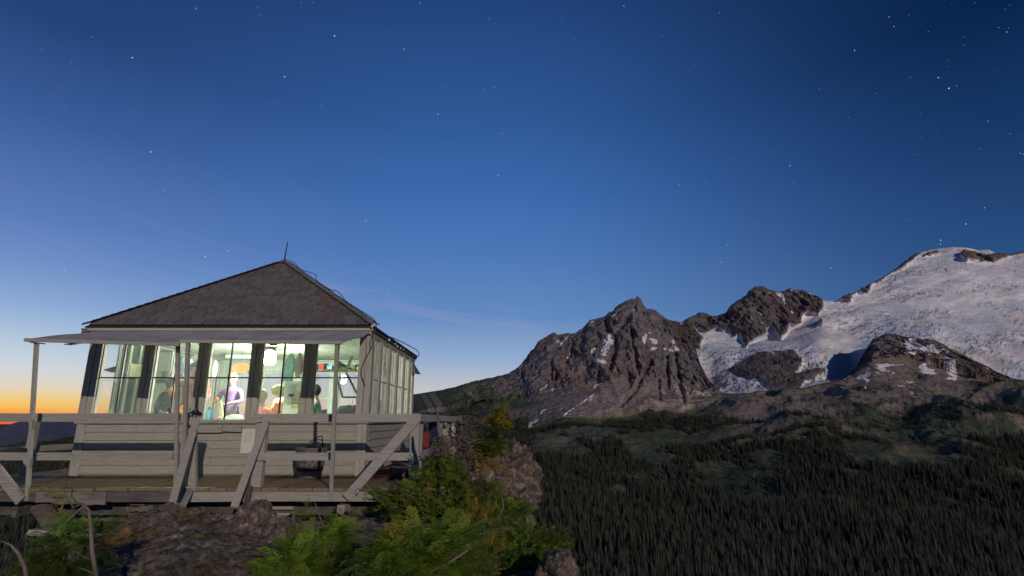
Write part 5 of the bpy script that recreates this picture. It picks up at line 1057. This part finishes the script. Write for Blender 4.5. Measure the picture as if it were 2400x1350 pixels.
# ================================================================== THE NEAR ROCK RIDGE
gx = np.concatenate([np.linspace(-16, -5.4, 40, endpoint=False), np.arange(-5.4, 1.2, .022), np.linspace(1.2, 9, 30)])
gy = np.concatenate([np.linspace(-6, 2.2, 24, endpoint=False), np.arange(2.2, 7.4, .022), np.linspace(7.4, 26, 90)])
GX, GY = np.meshgrid(gx, gy); O0 = np.zeros_like(GX)
xl = np.interp(GY, [-6, 2, 4, 5, 6, 7, 9, 14, 26], [-2.2, -2.2, -3.0, -3.5, -4.1, -4.6, -5.0, -4.0, -3.0])
xr = np.interp(GY, [-6, 2, 3, 4.2, 5.2, 6.5, 8, 9.5, 12, 26], [1.0, .55, .34, .42, .10, .05, .15, .25, -.4, -1.5])
top = np.interp(GY, [-6, 0, 2.5, 4, 5.3, 6.3, 6.8, 7.4, 8.5, 14, 26], [-2.0, -1.65, -1.2, -1.12, -1.11, -1.11, -1.32, -1.7, -1.95, -2.4, -6])
GZ = top + .14 * fbm(GX * .8 + 3, GY * .8, O0, 3) 
def bumpf(cx, cy, rx, ry, h, p=2.0): return h * np.exp(-(np.abs((GX - cx) / rx) ** p + np.abs((GY - cy) / ry) ** p))
GZ += bumpf(-3.5, 6.25, .75, .5, .10) + bumpf(-2.62, 5.9, .34, .35, .17, 2.5) + bumpf(-2.0, 5.6, .3, .4, .05) - bumpf(-1.25, 4.6, .4, .5, .15) + bumpf(.30, 4.1, .22, .30, .16)
GZ += bumpf(-2.9, 5.0, .9, .45, .06)
GZ -= .26 * np.clip(-3.65 - GX, 0, None)
lo = np.clip(xl - GX, 0, None); ro = np.clip(GX - xr, 0, None)
ln = .25 * fbm(GY * 1.3, GX * .7, O0 + 9, 4)
GZ -= 1.5 * np.clip(lo + ln * (lo > 0), 0, None) ** 1.15 + 2.6 * np.clip(ro + ln * .5 * (ro > 0), 0, None)
# strata: slanting slabs, broken edges
ca, sa = math.cos(.62), math.sin(.62)
p_ = GX * ca + (GY * .6) * sa; q_ = -GX * sa + (GY * .6) * ca
st = fbm(p_ * .9, q_ * 5.5, O0 + 2, 6, .6, ridged=True); st2 = fbm(p_ * 5, q_ * 17, O0 + 5, 5, .62, ridged=True)
mk = sm(GY, 1.5, 3.0)
GZ += mk * (.085 * st + .032 * st2 + .030 * fbm(GX * 9, GY * 9, O0, 5, .6))
cells = fbm(GX * 2.1 + 7, GY * 2.1, O0 + 1, 2); GZ += mk * .05 * (np.round(cells * 4) / 4 - cells)
ntx = fbm(GX * 2.3, GY * 2.3, O0 + 4, 5, .6); nty = fbm(GX * 14, GY * 14, O0 + 4, 4, .6); ntz = fbm(GX * 1.1 + 4, GY * 1.1 + 2, O0 + 8, 4)
gc = np.zeros(GX.shape + (3,)); gc[:] = C3((.112, .090, .080))
gc *= (1 + .45 * nty + .35 * st2)[..., None]
moss = sm(ntx + ntz * .7 + (-(GX + 3.0)) * .22 + .25 * nty, -.02, .22)
gc = mixa(gc, C3((.082, .062, .030))[None, None] * (1 + .9 * nty)[..., None], moss * .85)
gc = mixa(gc, C3((.10, .10, .045))[None, None] * np.ones_like(gc), sm(nty + .5 * ntx, .30, .55) * moss)
gc = mixa(gc, C3((.17, .085, .040))[None, None] * (1 + .6 * nty)[..., None], sm(ntz + .35 * nty + (4.3 - GY) * .18, .12, .38) * .75)
gc = mixa(gc, C3((.30, .28, .26))[None, None] * np.ones_like(gc), sm(fbm(GX * 6, GY * 6, O0 + 12, 4, .6) + st * .3, .42, .6) * .6)
gc = mixa(gc, C3((.030, .026, .022))[None, None] * np.ones_like(gc), sm(-st2 - .3 * st, .15, .6) * .45)
gc = np.clip(gc, .01, .6)
m_rock = attr_mat('ridge_rock', rough=.9, bump=.75, bscale=14, bdist=.05, nscale=20, nvar=.58, spec=.2)
o = grid_mesh('rocky_ground', np.stack([GX, GY, GZ], -1), gc, m_rock); meta(o, 'mossy grey brown rock of the narrow ridge below the deck', kind='structure')
def gz(x, y):
    i = min(max(int(np.searchsorted(gy, y)), 0), len(gy) - 1); j = min(max(int(np.searchsorted(gx, x)), 0), len(gx) - 1); return float(GZ[i, j])
def crag(name, c, r, label, seed, tint, jag=.5, n=44, ang=True):
    u_, v_ = np.meshgrid(np.linspace(0, 2 * np.pi, n * 2 + 1), np.linspace(0.001, np.pi - .001, n)); dx, dy, dz = np.sin(v_) * np.cos(u_), np.sin(v_) * np.sin(u_), np.cos(v_)
    o_ = seed * 3.7
    m1 = fbm(dx * 1.3 + o_, dy * 1.3, dz * 1.3, 3, .5, ridged=True); m2 = fbm(dx * 4 + o_, dy * 4, dz * 7, 5, .6, ridged=True); m3 = fbm(dx * 14 + o_, dy * 14, dz * 20, 4, .6)
    f = 1 + jag * (.5 * m1 + .22 * m2 + .07 * m3); P3 = np.stack([c[0] + dx * r[0] * f, c[1] + dy * r[1] * f, c[2] + dz * r[2] * f], -1)
    t = C3(tint)[None, None] * .68 * (1 + .5 * m3 + .3 * m2)[..., None]; t = mixa(t, C3((.17, .12, .08))[None, None] * np.ones_like(t), sm(m1 + m3, .1, .5) * .5); t = mixa(t, C3((.30, .26, .22))[None, None] * np.ones_like(t), sm(m2 + .6 * m3, .45, .7) * .6)
    ob = grid_mesh(name, P3, np.clip(t, .02, .6), m_rock); meta(ob, label, 'rock'); return ob
crag('rock_crag', tuple(at(1190, 1128, 9.4)), (.42, .6, .50), 'brown lichen spotted crag standing at the cliff edge right of the deck', 1, (.125, .10, .088), .85)
crag('rock_crag', tuple(at(1225, 1168, 9.0)), (.22, .4, .20), 'blunt overhanging snout of rock above the drop right of the dead tree', 2, (.14, .105, .09), .45)
crag('rock_crag', tuple(at(1236, 1225, 8.9)), (.10, .25, .14), 'small pale broken rock tucked under the overhanging crag', 3, (.26, .20, .15), .5, 26)
crag('rock_crag', tuple(at(1110, 1150, 8.6)), (.42, .5, .45), 'shaded grey rock between the dead tree and the crag', 4, (.11, .095, .095), .5)
crag('rock_crag', tuple(at(1312, 1345, 4.15)), (.115, .20, .15), 'tan rock knob at the bottom edge beside the drop to the forest', 6, (.16, .125, .10), .4)
crag('boulder', (-2.56, 5.85, -1.08), (.17, .22, .23), 'pointed grey boulder on the rock ridge just under the deck steps', 7, (.13, .11, .10), .75)
crag('boulder', (-2.12, 5.5, -1.14), (.26, .26, .20), 'low pinkish boulder beside the green shrub under the deck', 8, (.17, .135, .12), .8)

# ------------------------------------------------------------------ shrubs and small trees
def spray_template(kind, seed):
    r = random.Random(seed); V = []; Fc = []
    def nd(p, d, ln_, w):
        d = d.normalized(); s = d.cross(Vector((r.uniform(-.4, .4), r.uniform(-.4, .4), 1))).normalized() * w; k = len(V)
        V.extend([tuple(p - s), tuple(p + s), tuple(p + d * ln_)]); Fc.append((k, k + 1, k + 2))
    if kind == 'flat':          # feathery, flat, drooping tips
        for i in range(16):
            t = .06 + .94 * i / 16; base = Vector((t, 0, -.22 * t * t)); sd = 1 if i % 2 else -1
            a = math.radians(r.uniform(38, 58)); tw = Vector((math.cos(a), sd * math.sin(a), -.12)); tl = (.36 * (1 - t) ** .7 + .08) * r.uniform(.8, 1.2)
            for j in range(8):
                f = (j + .5) / 8; p = base + tw * (tl * f) + Vector((0, 0, -.10 * f * f))
                for s in (-1, 1): nd(p, tw + Vector((-tw.y, tw.x, r.uniform(-.3, .3))) * (s * 1.0), .066 * r.uniform(.7, 1.2), .011)
        nd(Vector((.95, 0, -.2)), Vector((1, 0, -.3)), .1, .01)
    else:                       # bottle brush twigs, dense, short needles
        for i in range(9):
            t = .05 + .9 * i / 9; base = Vector((t, 0, -.08 * t * t)); a = r.uniform(0, 6.28)
            tw = Vector((.75, math.cos(a) * .8, math.sin(a) * .5 + .12)).normalized(); tl = .34 * (1 - .55 * t) * r.uniform(.8, 1.2)
            for j in range(11):
                f = (j + .5) / 11; p = base + tw * (tl * f)
                for s in range(3):
                    b = r.uniform(0, 6.28); pe = tw.orthogonal().normalized(); pe = Matrix.Rotation(b, 3, tw) @ pe
                    nd(p, tw * .7 + pe, .085 * r.uniform(.7, 1.2), .012)
    return np.array(V), np.array(Fc)
TPL = {k: [spray_template(k, s) for s in range(4)] for k in ('flat', 'brush')}
def foliage(name, sprays, kind, mats, parent, r):
    VV_, FF_, MI = [], [], []; off = 0
    for (p, d, ln_, mi, roll) in sprays:
        tv, tf = TPL[kind][r.randrange(4)]; d = Vector(d).normalized(); up_ = Vector((0, 0, 1)); s = up_.cross(d)
        s = s.normalized() if s.length > .05 else Vector((0, 1, 0)); u2 = d.cross(s); Rm = Matrix.Rotation(roll, 3, d); s, u2 = Rm @ s, Rm @ u2
        B = np.array([tuple(d), tuple(s), tuple(u2)]) * ln_; VV_.append(tv @ B + np.array(tuple(p))); FF_.append(tf + off); MI.append(np.full(len(tf), mi)); off += len(tv)
    V = np.concatenate(VV_); Fa = np.concatenate(FF_); M_ = np.concatenate(MI); n = len(Fa); w = np.array(tuple(WLOC[parent.name]))
    me = bpy.data.meshes.new(name); me.vertices.add(len(V)); me.vertices.foreach_set('co', (V - w).astype(np.float32).ravel()); me.loops.add(n * 3); me.loops.foreach_set('vertex_index', Fa.astype(np.int32).ravel())
    me.polygons.add(n); me.polygons.foreach_set('loop_start', np.arange(0, n * 3, 3, dtype=np.int32)); me.polygons.foreach_set('loop_total', np.full(n, 3, np.int32)); me.polygons.foreach_set('material_index', M_.astype(np.int32)); me.update()
    for m in mats: me.materials.append(m)
    o = bpy.data.objects.new(name, me); COL.objects.link(o); o.parent = parent; o['kind'] = 'stuff'; return o
def leafm(name, c, c2):
    m = mat(name, c, .6, 0, 3.5, col2=c2, spec=.25, detail=3); nt = m.node_tree; b = nt.nodes['Principled BSDF']; o = [n for n in nt.nodes if n.type == 'OUTPUT_MATERIAL'][0]
    t = N(nt, 'ShaderNodeBsdfTranslucent'); cs_ = b.inputs['Base Color'].links[0].from_socket; L(nt, cs_, t.inputs[0]); x = N(nt, 'ShaderNodeMixShader'); x.inputs[0].default_value = .3; L(nt, b.outputs[0], x.inputs[1]); L(nt, t.outputs[0], x.inputs[2]); L(nt, x.outputs[0], o.inputs[0]); return m
m_l1 = leafm('bright_sprays', (.25, .40, .05), (.14, .24, .034)); m_l2 = leafm('yellow_green_sprays', (.34, .31, .04), (.20, .20, .03)); m_l3 = leafm('dark_sprays', (.125, .175, .024), (.060, .095, .016)); m_l4 = leafm('golden_sprays', (.62, .36, .045), (.40, .25, .035)); m_l5 = leafm('brown_dead_sprays', (.13, .075, .035), (.08, .05, .03))
m_bark = mat('bark', (.15, .115, .095), .9, .4, 12, .5, 40, (1, 1, .3)); m_bone = mat('bleached_twig', (.20, .155, .135), .8, .35, 12, .4, 30, (1, 1, .3))
def shrub(name, label, cat, center, rad, n, kind, mats, weights, ln_=(.12, .22), up_=.5, seed=1, stems=6, shape=None, mb=None, hollow=.35):
    r = random.Random(seed); c = Vector(center); base = Vector((c.x, c.y, c.z - rad[2])); root = empty(name, tuple(base), label, cat); sp = []
    lumps = [(Vector((r.gauss(0, 1), r.gauss(0, 1), r.gauss(0, 1))).normalized() * r.uniform(.45, .75), r.uniform(.32, .55)) for _ in range(9)]
    for i in range(n):
        for _ in range(20):
            d = Vector((r.gauss(0, 1), r.gauss(0, 1), r.gauss(0, 1))).normalized()
            if d.z < -.35: d.z = -d.z * .5
            q = lumps[r.randrange(9)]; pt = q[0] + d * q[1] * r.uniform(hollow, 1.0)
            if pt.length < 1.1: break
        p = c + Vector((pt.x * rad[0], pt.y * rad[1], pt.z * rad[2])); dd = Vector((pt.x * .8 + d.x * .5, pt.y * .8 + d.y * .5, pt.z * .5 + d.z * .3 + up_)); dd += Vector((r.uniform(-.35, .35),) * 3)
        x = r.random(); mi = 0
        for k, w_ in enumerate(weights):
            if x < w_: mi = k; break
            x -= w_
        sp.append((p, dd, r.uniform(*ln_), mi, r.uniform(-.5, .5)))
    foliage('foliage', sp, kind, mats, root, r)
    for i in range(stems):
        t = lumps[i % 9][0]; e_ = c + Vector((t.x * rad[0], t.y * rad[1], t.z * rad[2])); b0 = base + Vector((r.uniform(-.3, .3) * rad[0], r.uniform(-.3, .3) * rad[1], 0)); m_ = (b0 + e_) / 2 + Vector((r.uniform(-.1, .1), r.uniform(-.1, .1), -.05)) * rad[2] * 2
        tube('stem', [b0, m_, e_], [.014, .010, .004], mb or m_bark, root, 5)
    return root
def tree_on(name, label, cat, trunk, branches, kind, mats, seed, sden=26, ln_=(.08, .15), trad=(.05, .02), mb=None, needles=True):
    """a small tree given by its trunk line and its branches (start, end, share of each foliage colour, spray scale)"""
    r = random.Random(seed); root = empty(name, tuple(trunk[0]), label, cat); n_ = len(trunk)
    tube('trunk', trunk, [trad[0] + (trad[1] - trad[0]) * i / (n_ - 1) for i in range(n_)], mb or m_bark, root, 7); sp = []
    for (a, b, ws, sc_, den) in branches:
        a, b = Vector(a), Vector(b); m_ = (a + b) / 2 + Vector((r.uniform(-.04, .04), r.uniform(-.04, .04), -.04)); d = b - a; Ln = d.length
        bq = min(.014, trad[0] * .42); tube('branch', [a, m_, b], [bq, bq * .7, bq * .3], mb or m_bark, root, 5)
        for i in range(int(Ln * den)):
            f = r.uniform(.12, 1.02); p = a.lerp(m_, f * 2) if f < .5 else m_.lerp(b, f * 2 - 1); q = d.normalized() + Vector((r.uniform(-.9, .9), r.uniform(-.9, .9), r.uniform(-.35, .6)))
            x = r.random(); mi = 0
            for k, w_ in enumerate(ws):
                if x < w_: mi = k; break
                x -= w_
            sp.append((p + Vector((r.uniform(-1, 1), r.uniform(-1, 1), r.uniform(-1, 1))) * .035 * sc_, q, r.uniform(*ln_) * sc_ * (1.1 - .4 * f), mi, r.uniform(-1, 1)))
    if sp: foliage('foliage', sp, kind, mats, root, r)
    return root
# green shrub in the middle, under the deck
shrub('green_shrub', 'bright green feathery shrub at the bottom middle between the rock and the taller bushes', 'shrub', at(735, 1292, 4.3), (.26, .34, .23), 480, 'flat', [m_l1, m_l2, m_l3], (.6, .12, .28), (.10, .19), .30, 3, 8)
shrub('green_shrub', 'low green shrub at the bottom edge in front of the brown rock', 'shrub', at(700, 1365, 3.9), (.22, .25, .15), 260, 'flat', [m_l1, m_l2, m_l3], (.55, .1, .35), (.10, .2), .4, 4, 4)
sh_t = tree_on('rowan_sapling', 'thin sapling with small yellow green leaves poking above the middle shrub', 'sapling', [at(765, 1290, 4.4), at(758, 1235, 4.4), at(738, 1178, 4.4)], [(at(755, 1215, 4.4), at(716, 1186, 4.4), (.2, .8), .7, 60), (at(750, 1205, 4.4), at(772, 1190, 4.4), (.2, .8), .7, 60), (at(745, 1195, 4.4), at(712, 1200, 4.4), (.2, .8), .6, 60)], 'flat', [m_l1, m_l2], 21, trad=(.008, .004), mb=m_bone)
# big feathery bush, nearest
shrub('feathery_fir', 'large light green feathery fir bush at the bottom right of the deck, nearest the camera', 'bush', at(1015, 1312, 3.6), (.26, .34, .19), 640, 'flat', [m_l1, m_l2, m_l3], (.58, .14, .28), (.11, .21), .12, 5, 9)
shrub('feathery_fir', 'drooping feathery fir boughs at the bottom edge under the big light green bush', 'bush', at(925, 1330, 3.5), (.12, .2, .16), 260, 'flat', [m_l1, m_l2, m_l3], (.6, .12, .28), (.12, .24), .1, 15, 5)
# dark dense hemlock in front of the railing corner, with a bleached leader
lead = [at(1040, 1250, 6.0), at(1036, 1120, 6.1), at(1036, 1040, 6.15), at(1028, 1000, 6.15), at(1026, 968, 6.15)]
rnd = random.Random(5); br = []
for i in range(78):
    f = rnd.random(); v0 = 1075 + 150 * f; wv = 36 + 100 * f
    u1 = 1035 + rnd.uniform(-1.15, .95) * wv - 12 * f; br.append((at(1037, v0 - 12, 6.1), at(u1, v0 + rnd.uniform(-8, 26), 6.1 + rnd.uniform(-.45, .35)), (.48, .22, .30), 1.05, 105))
for i in range(8): br.append((at(1033, 1045 + i * 4, 6.12), at(1035 + rnd.uniform(-28, 30), 1035 + i * 6, 6.1 + rnd.uniform(-.15, .15)), (.1, .1, .2, .6), .6, 40))
t1 = tree_on('mountain_hemlock', 'dense dark hemlock with a bleached dead leader in front of the railing corner', 'tree', lead, br, 'brush', [m_l3, m_l2, m_l1, m_l5], 31, trad=(.05, .013), mb=m_bone, ln_=(.09, .17))
tv, tf_ = [], []
for i in range(520):
    a = at(1034 + rnd.gauss(0, 13), 1020 + 75 * rnd.random() ** .7, 6.12 + rnd.uniform(-.12, .12)); d = Vector((rnd.gauss(0, 1), rnd.gauss(0, .6), rnd.gauss(.2, .8))).normalized() * rnd.uniform(.02, .08); m_ = a + d * .5 + Vector((rnd.uniform(-1, 1), 0, rnd.uniform(-1, 1))) * .015
    v, f = tube_vf([a, m_, a + d], [.0045, .0035, .002], 3, False, len(tv)); tv += v; tf_ += f
o = mesh_obj('dead_twigs', tv, tf_, m_bark, t1); o['kind'] = 'stuff'
br = []
for i in range(30):
    a = at(960 + rnd.uniform(-10, 60), 1165 + rnd.uniform(-15, 30), 5.6); br.append((a, a + Vector((rnd.uniform(-.38, .12), rnd.uniform(-.3, .1), rnd.uniform(-.02, .10))), (.45, .25, .30), .9, 70))
tree_on('mountain_hemlock', 'low spreading hemlock boughs hiding the foot of the right corner post', 'tree', [at(985, 1270, 5.6), at(975, 1180, 5.6)], br, 'brush', [m_l3, m_l2, m_l1], 32, trad=(.03, .012), ln_=(.09, .17))
# the battered tree behind it: dead twiggy trunk, green tuft on a side branch, golden tips
tr2 = [at(1100, 1250, 7.2), at(1094, 1130, 7.2), at(1082, 1060, 7.2), at(1080, 1010, 7.2), at(1078, 974, 7.2)]
br = [(at(1082, 992, 7.2), at(1150, 990, 7.1), (0, 0, .1, .9), .5, 50), (at(1135, 990, 7.1), at(1192, 996, 7.1), (.45, .25, .1, .2), 1.0, 330), (at(1150, 985, 7.1), at(1180, 956, 7.1), (.35, .50, .1, .05), .95, 380), (at(1150, 988, 7.1), at(1165, 968, 7.0), (.4, .45, .15), .95, 360), (at(1130, 990, 7.1), at(1118, 984, 7.0), (.2, .2, .5, .1), .8, 120), (at(1160, 990, 7.1), at(1185, 978, 7.15), (.45, .35, .15, .05), 1.0, 360),
      (at(1120, 1078, 7.1), at(1178, 1094, 7.0), (.05, .15, .8), .75, 170), (at(1110, 1070, 7.1), at(1140, 1100, 7.0), (.2, .4, .4), .8, 130), (at(1110, 1060, 7.1), at(1130, 1066, 7.0), (.1, .3, .6), .7, 110),
      (at(1090, 1040, 7.3), at(1180, 1040, 7.5), (.85, .15), 1.15, 260), (at(1090, 1050, 7.3), at(1170, 1062, 7.5), (.9, .1), 1.15, 260), (at(1095, 1035, 7.3), at(1160, 1022, 7.5), (.85, .15), 1.1, 230), (at(1110, 1030, 7.4), at(1185, 1052, 7.6), (.9, .1), .9, 140)]
for i in range(34):
    v0 = 985 + 150 * rnd.random(); a = at(1082, v0, 7.2); br.append((a, a + Vector((rnd.uniform(-.22, .26), rnd.uniform(-.2, .2), rnd.uniform(-.04, .14))), (.05, 0, .0, .95), .5, 60))
t2 = tree_on('battered_hemlock', 'half dead battered hemlock with a green tuft on one side branch and golden tips', 'tree', tr2, br, 'brush', [m_l3, m_l2, m_l4, m_l5], 41, trad=(.055, .022), mb=m_bone, ln_=(.08, .15))
tv, tf_ = [], []
for i in range(900):       # bare dead twigs
    a = at(1088 + rnd.gauss(0, 13), 985 + 165 * rnd.random() ** .8, 7.15 + rnd.uniform(-.15, .15)); d = Vector((rnd.gauss(0, 1), rnd.gauss(0, .6), rnd.gauss(.25, .8))).normalized() * rnd.uniform(.025, .085); m_ = a + d * .5 + Vector((rnd.uniform(-1, 1), 0, rnd.uniform(-1, 1))) * .02
    v, f = tube_vf([a, m_, a + d], [.005, .004, .002], 3, False, len(tv)); tv += v; tf_ += f
for i in range(60):
    a = at(1172 + rnd.gauss(0, 8), 962, 7.1); v, f = tube_vf([a, a + Vector((rnd.gauss(0, .05), 0, rnd.uniform(.04, .13)))], [.003, .0015], 3, False, len(tv)); tv += v; tf_ += f
o = mesh_obj('dead_twigs', tv, tf_, m_bark, t2); o['kind'] = 'stuff'; tv, tf_ = [], []
# brown twiggy shrubs and small greenery on the right slope
shrub('brown_shrub', 'brown half bare shrub between the dark hemlock and the crag', 'shrub', at(1092, 1165, 6.7), (.20, .3, .30), 170, 'brush', [m_l5, m_l3], (.7, .3), (.07, .14), .4, 51, 6, mb=m_bone)
shrub('olive_shrub', 'olive and golden shrub hanging over the edge below the dead tree', 'shrub', at(1120, 1235, 4.9), (.20, .25, .20), 260, 'brush', [m_l2, m_l3, m_l4], (.5, .4, .1), (.07, .14), .3, 52, 5)
shrub('olive_shrub', 'golden green shrub low beside the large feathery fir', 'shrub', at(1130, 1305, 4.4), (.15, .2, .17), 220, 'brush', [m_l2, m_l3, m_l4], (.5, .35, .15), (.06, .12), .3, 53, 4)
shrub('hanging_fir', 'bright green fir hanging down the cliff edge at the bottom right of the ridge', 'bush', at(1215, 1318, 4.9), (.27, .3, .30), 470, 'brush', [m_l1, m_l3, m_l2], (.5, .42, .08), (.08, .16), .1, 54, 7)
shrub('hanging_fir', 'narrow green fir growing up against the crag below the overhang', 'bush', at(1190, 1228, 6.2), (.20, .25, .22), 300, 'flat', [m_l1, m_l3, m_l2], (.5, .45, .05), (.09, .18), .2, 55, 6)
shrub('green_shrub', 'wispy pale green shrub on the slope under the brown crag', 'shrub', at(1155, 1175, 7.8), (.25, .3, .32), 190, 'flat', [m_l3, m_l2], (.7, .3), (.08, .16), .5, 56, 7, mb=m_bone)
shrub('green_shrub', 'small dark fir behind the tan rock knob at the cliff edge', 'shrub', at(1300, 1292, 5.0), (.12, .15, .15), 150, 'brush', [m_l3, m_l1], (.8, .2), (.06, .12), .3, 57, 4)
for k, (p, lab) in enumerate((((at(1176, 1165, 6.0), at(1180, 1190, 6.0), at(1166, 1215, 5.9), at(1160, 1242, 5.8)), 'thin bleached branch lying over the greenery below the crag'), ((at(1095, 1290, 3.4), at(1050, 1320, 3.35), at(1008, 1340, 3.3)), 'bare stick crossing the large feathery fir'))):
    o = tube('bare_branch', p, [.010, .008, .004][:len(p)] + [.004] * (len(p) - 3), m_bone, None, 6); meta(o, lab, 'branch')
# left: bush on a bent grey stem, bare twigs
shrub('dark_shrub', 'dark green shrub at the bottom left under the deck strut', 'shrub', at(172, 1310, 3.5), (.08, .12, .20), 200, 'flat', [m_l3, m_l1], (.75, .25), (.10, .2), -.1, 61, 4)
shrub('dark_shrub', 'dark low shrub along the bottom left corner beside the bare twig', 'shrub', at(80, 1385, 3.4), (.16, .15, .08), 100, 'flat', [m_l3, m_l5], (.85, .15), (.08, .16), .2, 62, 3)
tree_on('bent_sapling', 'bent grey sapling stem arching over the left shrub with thin green sprays', 'sapling', [at(226, 1352, 3.3), at(216, 1290, 3.3), at(212, 1230, 3.3), at(208, 1195, 3.3), at(192, 1180, 3.3), at(168, 1192, 3.3)],
        [(at(200, 1182, 3.3), at(104, 1250, 3.25), (1, 0), .55, 60), (at(200, 1186, 3.3), at(140, 1215, 3.3), (1, 0), .8, 70), (at(192, 1180, 3.3), at(150, 1140, 3.3), (.3, .7), .5, 50), (at(150, 1180, 3.3), at(125, 1195, 3.3), (.4, .6), .5, 60), (at(212, 1240, 3.3), at(180, 1215, 3.4), (1, 0), .8, 60), (at(216, 1300, 3.3), at(180, 1296, 3.3), (.6, 0), .4, 20), (at(218, 1325, 3.3), at(184, 1330, 3.3), (.6, 0), .4, 20)],
        'flat', [m_l1, m_l2], 63, trad=(.013, .005), mb=m_bone, ln_=(.10, .18))
o = tube('bare_twig', [at(62, 1352, 2.6), at(58, 1330, 2.6), at(44, 1298, 2.6), at(26, 1278, 2.6), at(-2, 1266, 2.6)], [.009, .008, .007, .005, .003], m_bone, None, 7); meta(o, 'arching pinkish bare twig in the bottom left corner', 'twig')
tree_on('deck_weed', 'sparse yellow green twigs growing up across the left deck boards', 'plant', [at(172, 1190, 6.4), at(150, 1150, 6.6), at(160, 1112, 6.8)], [(at(150, 1150, 6.6), at(80, 1140, 6.5), (0, 1), .7, 60), (at(152, 1135, 6.7), at(120, 1112, 6.7), (0, 1), .6, 60), (at(150, 1150, 6.6), at(125, 1190, 6.5), (0, 1), .5, 60), (at(158, 1115, 6.8), at(150, 1085, 6.9), (0, 1), .5, 50)], 'flat', [m_l1, m_l2], 64, trad=(.008, .004))
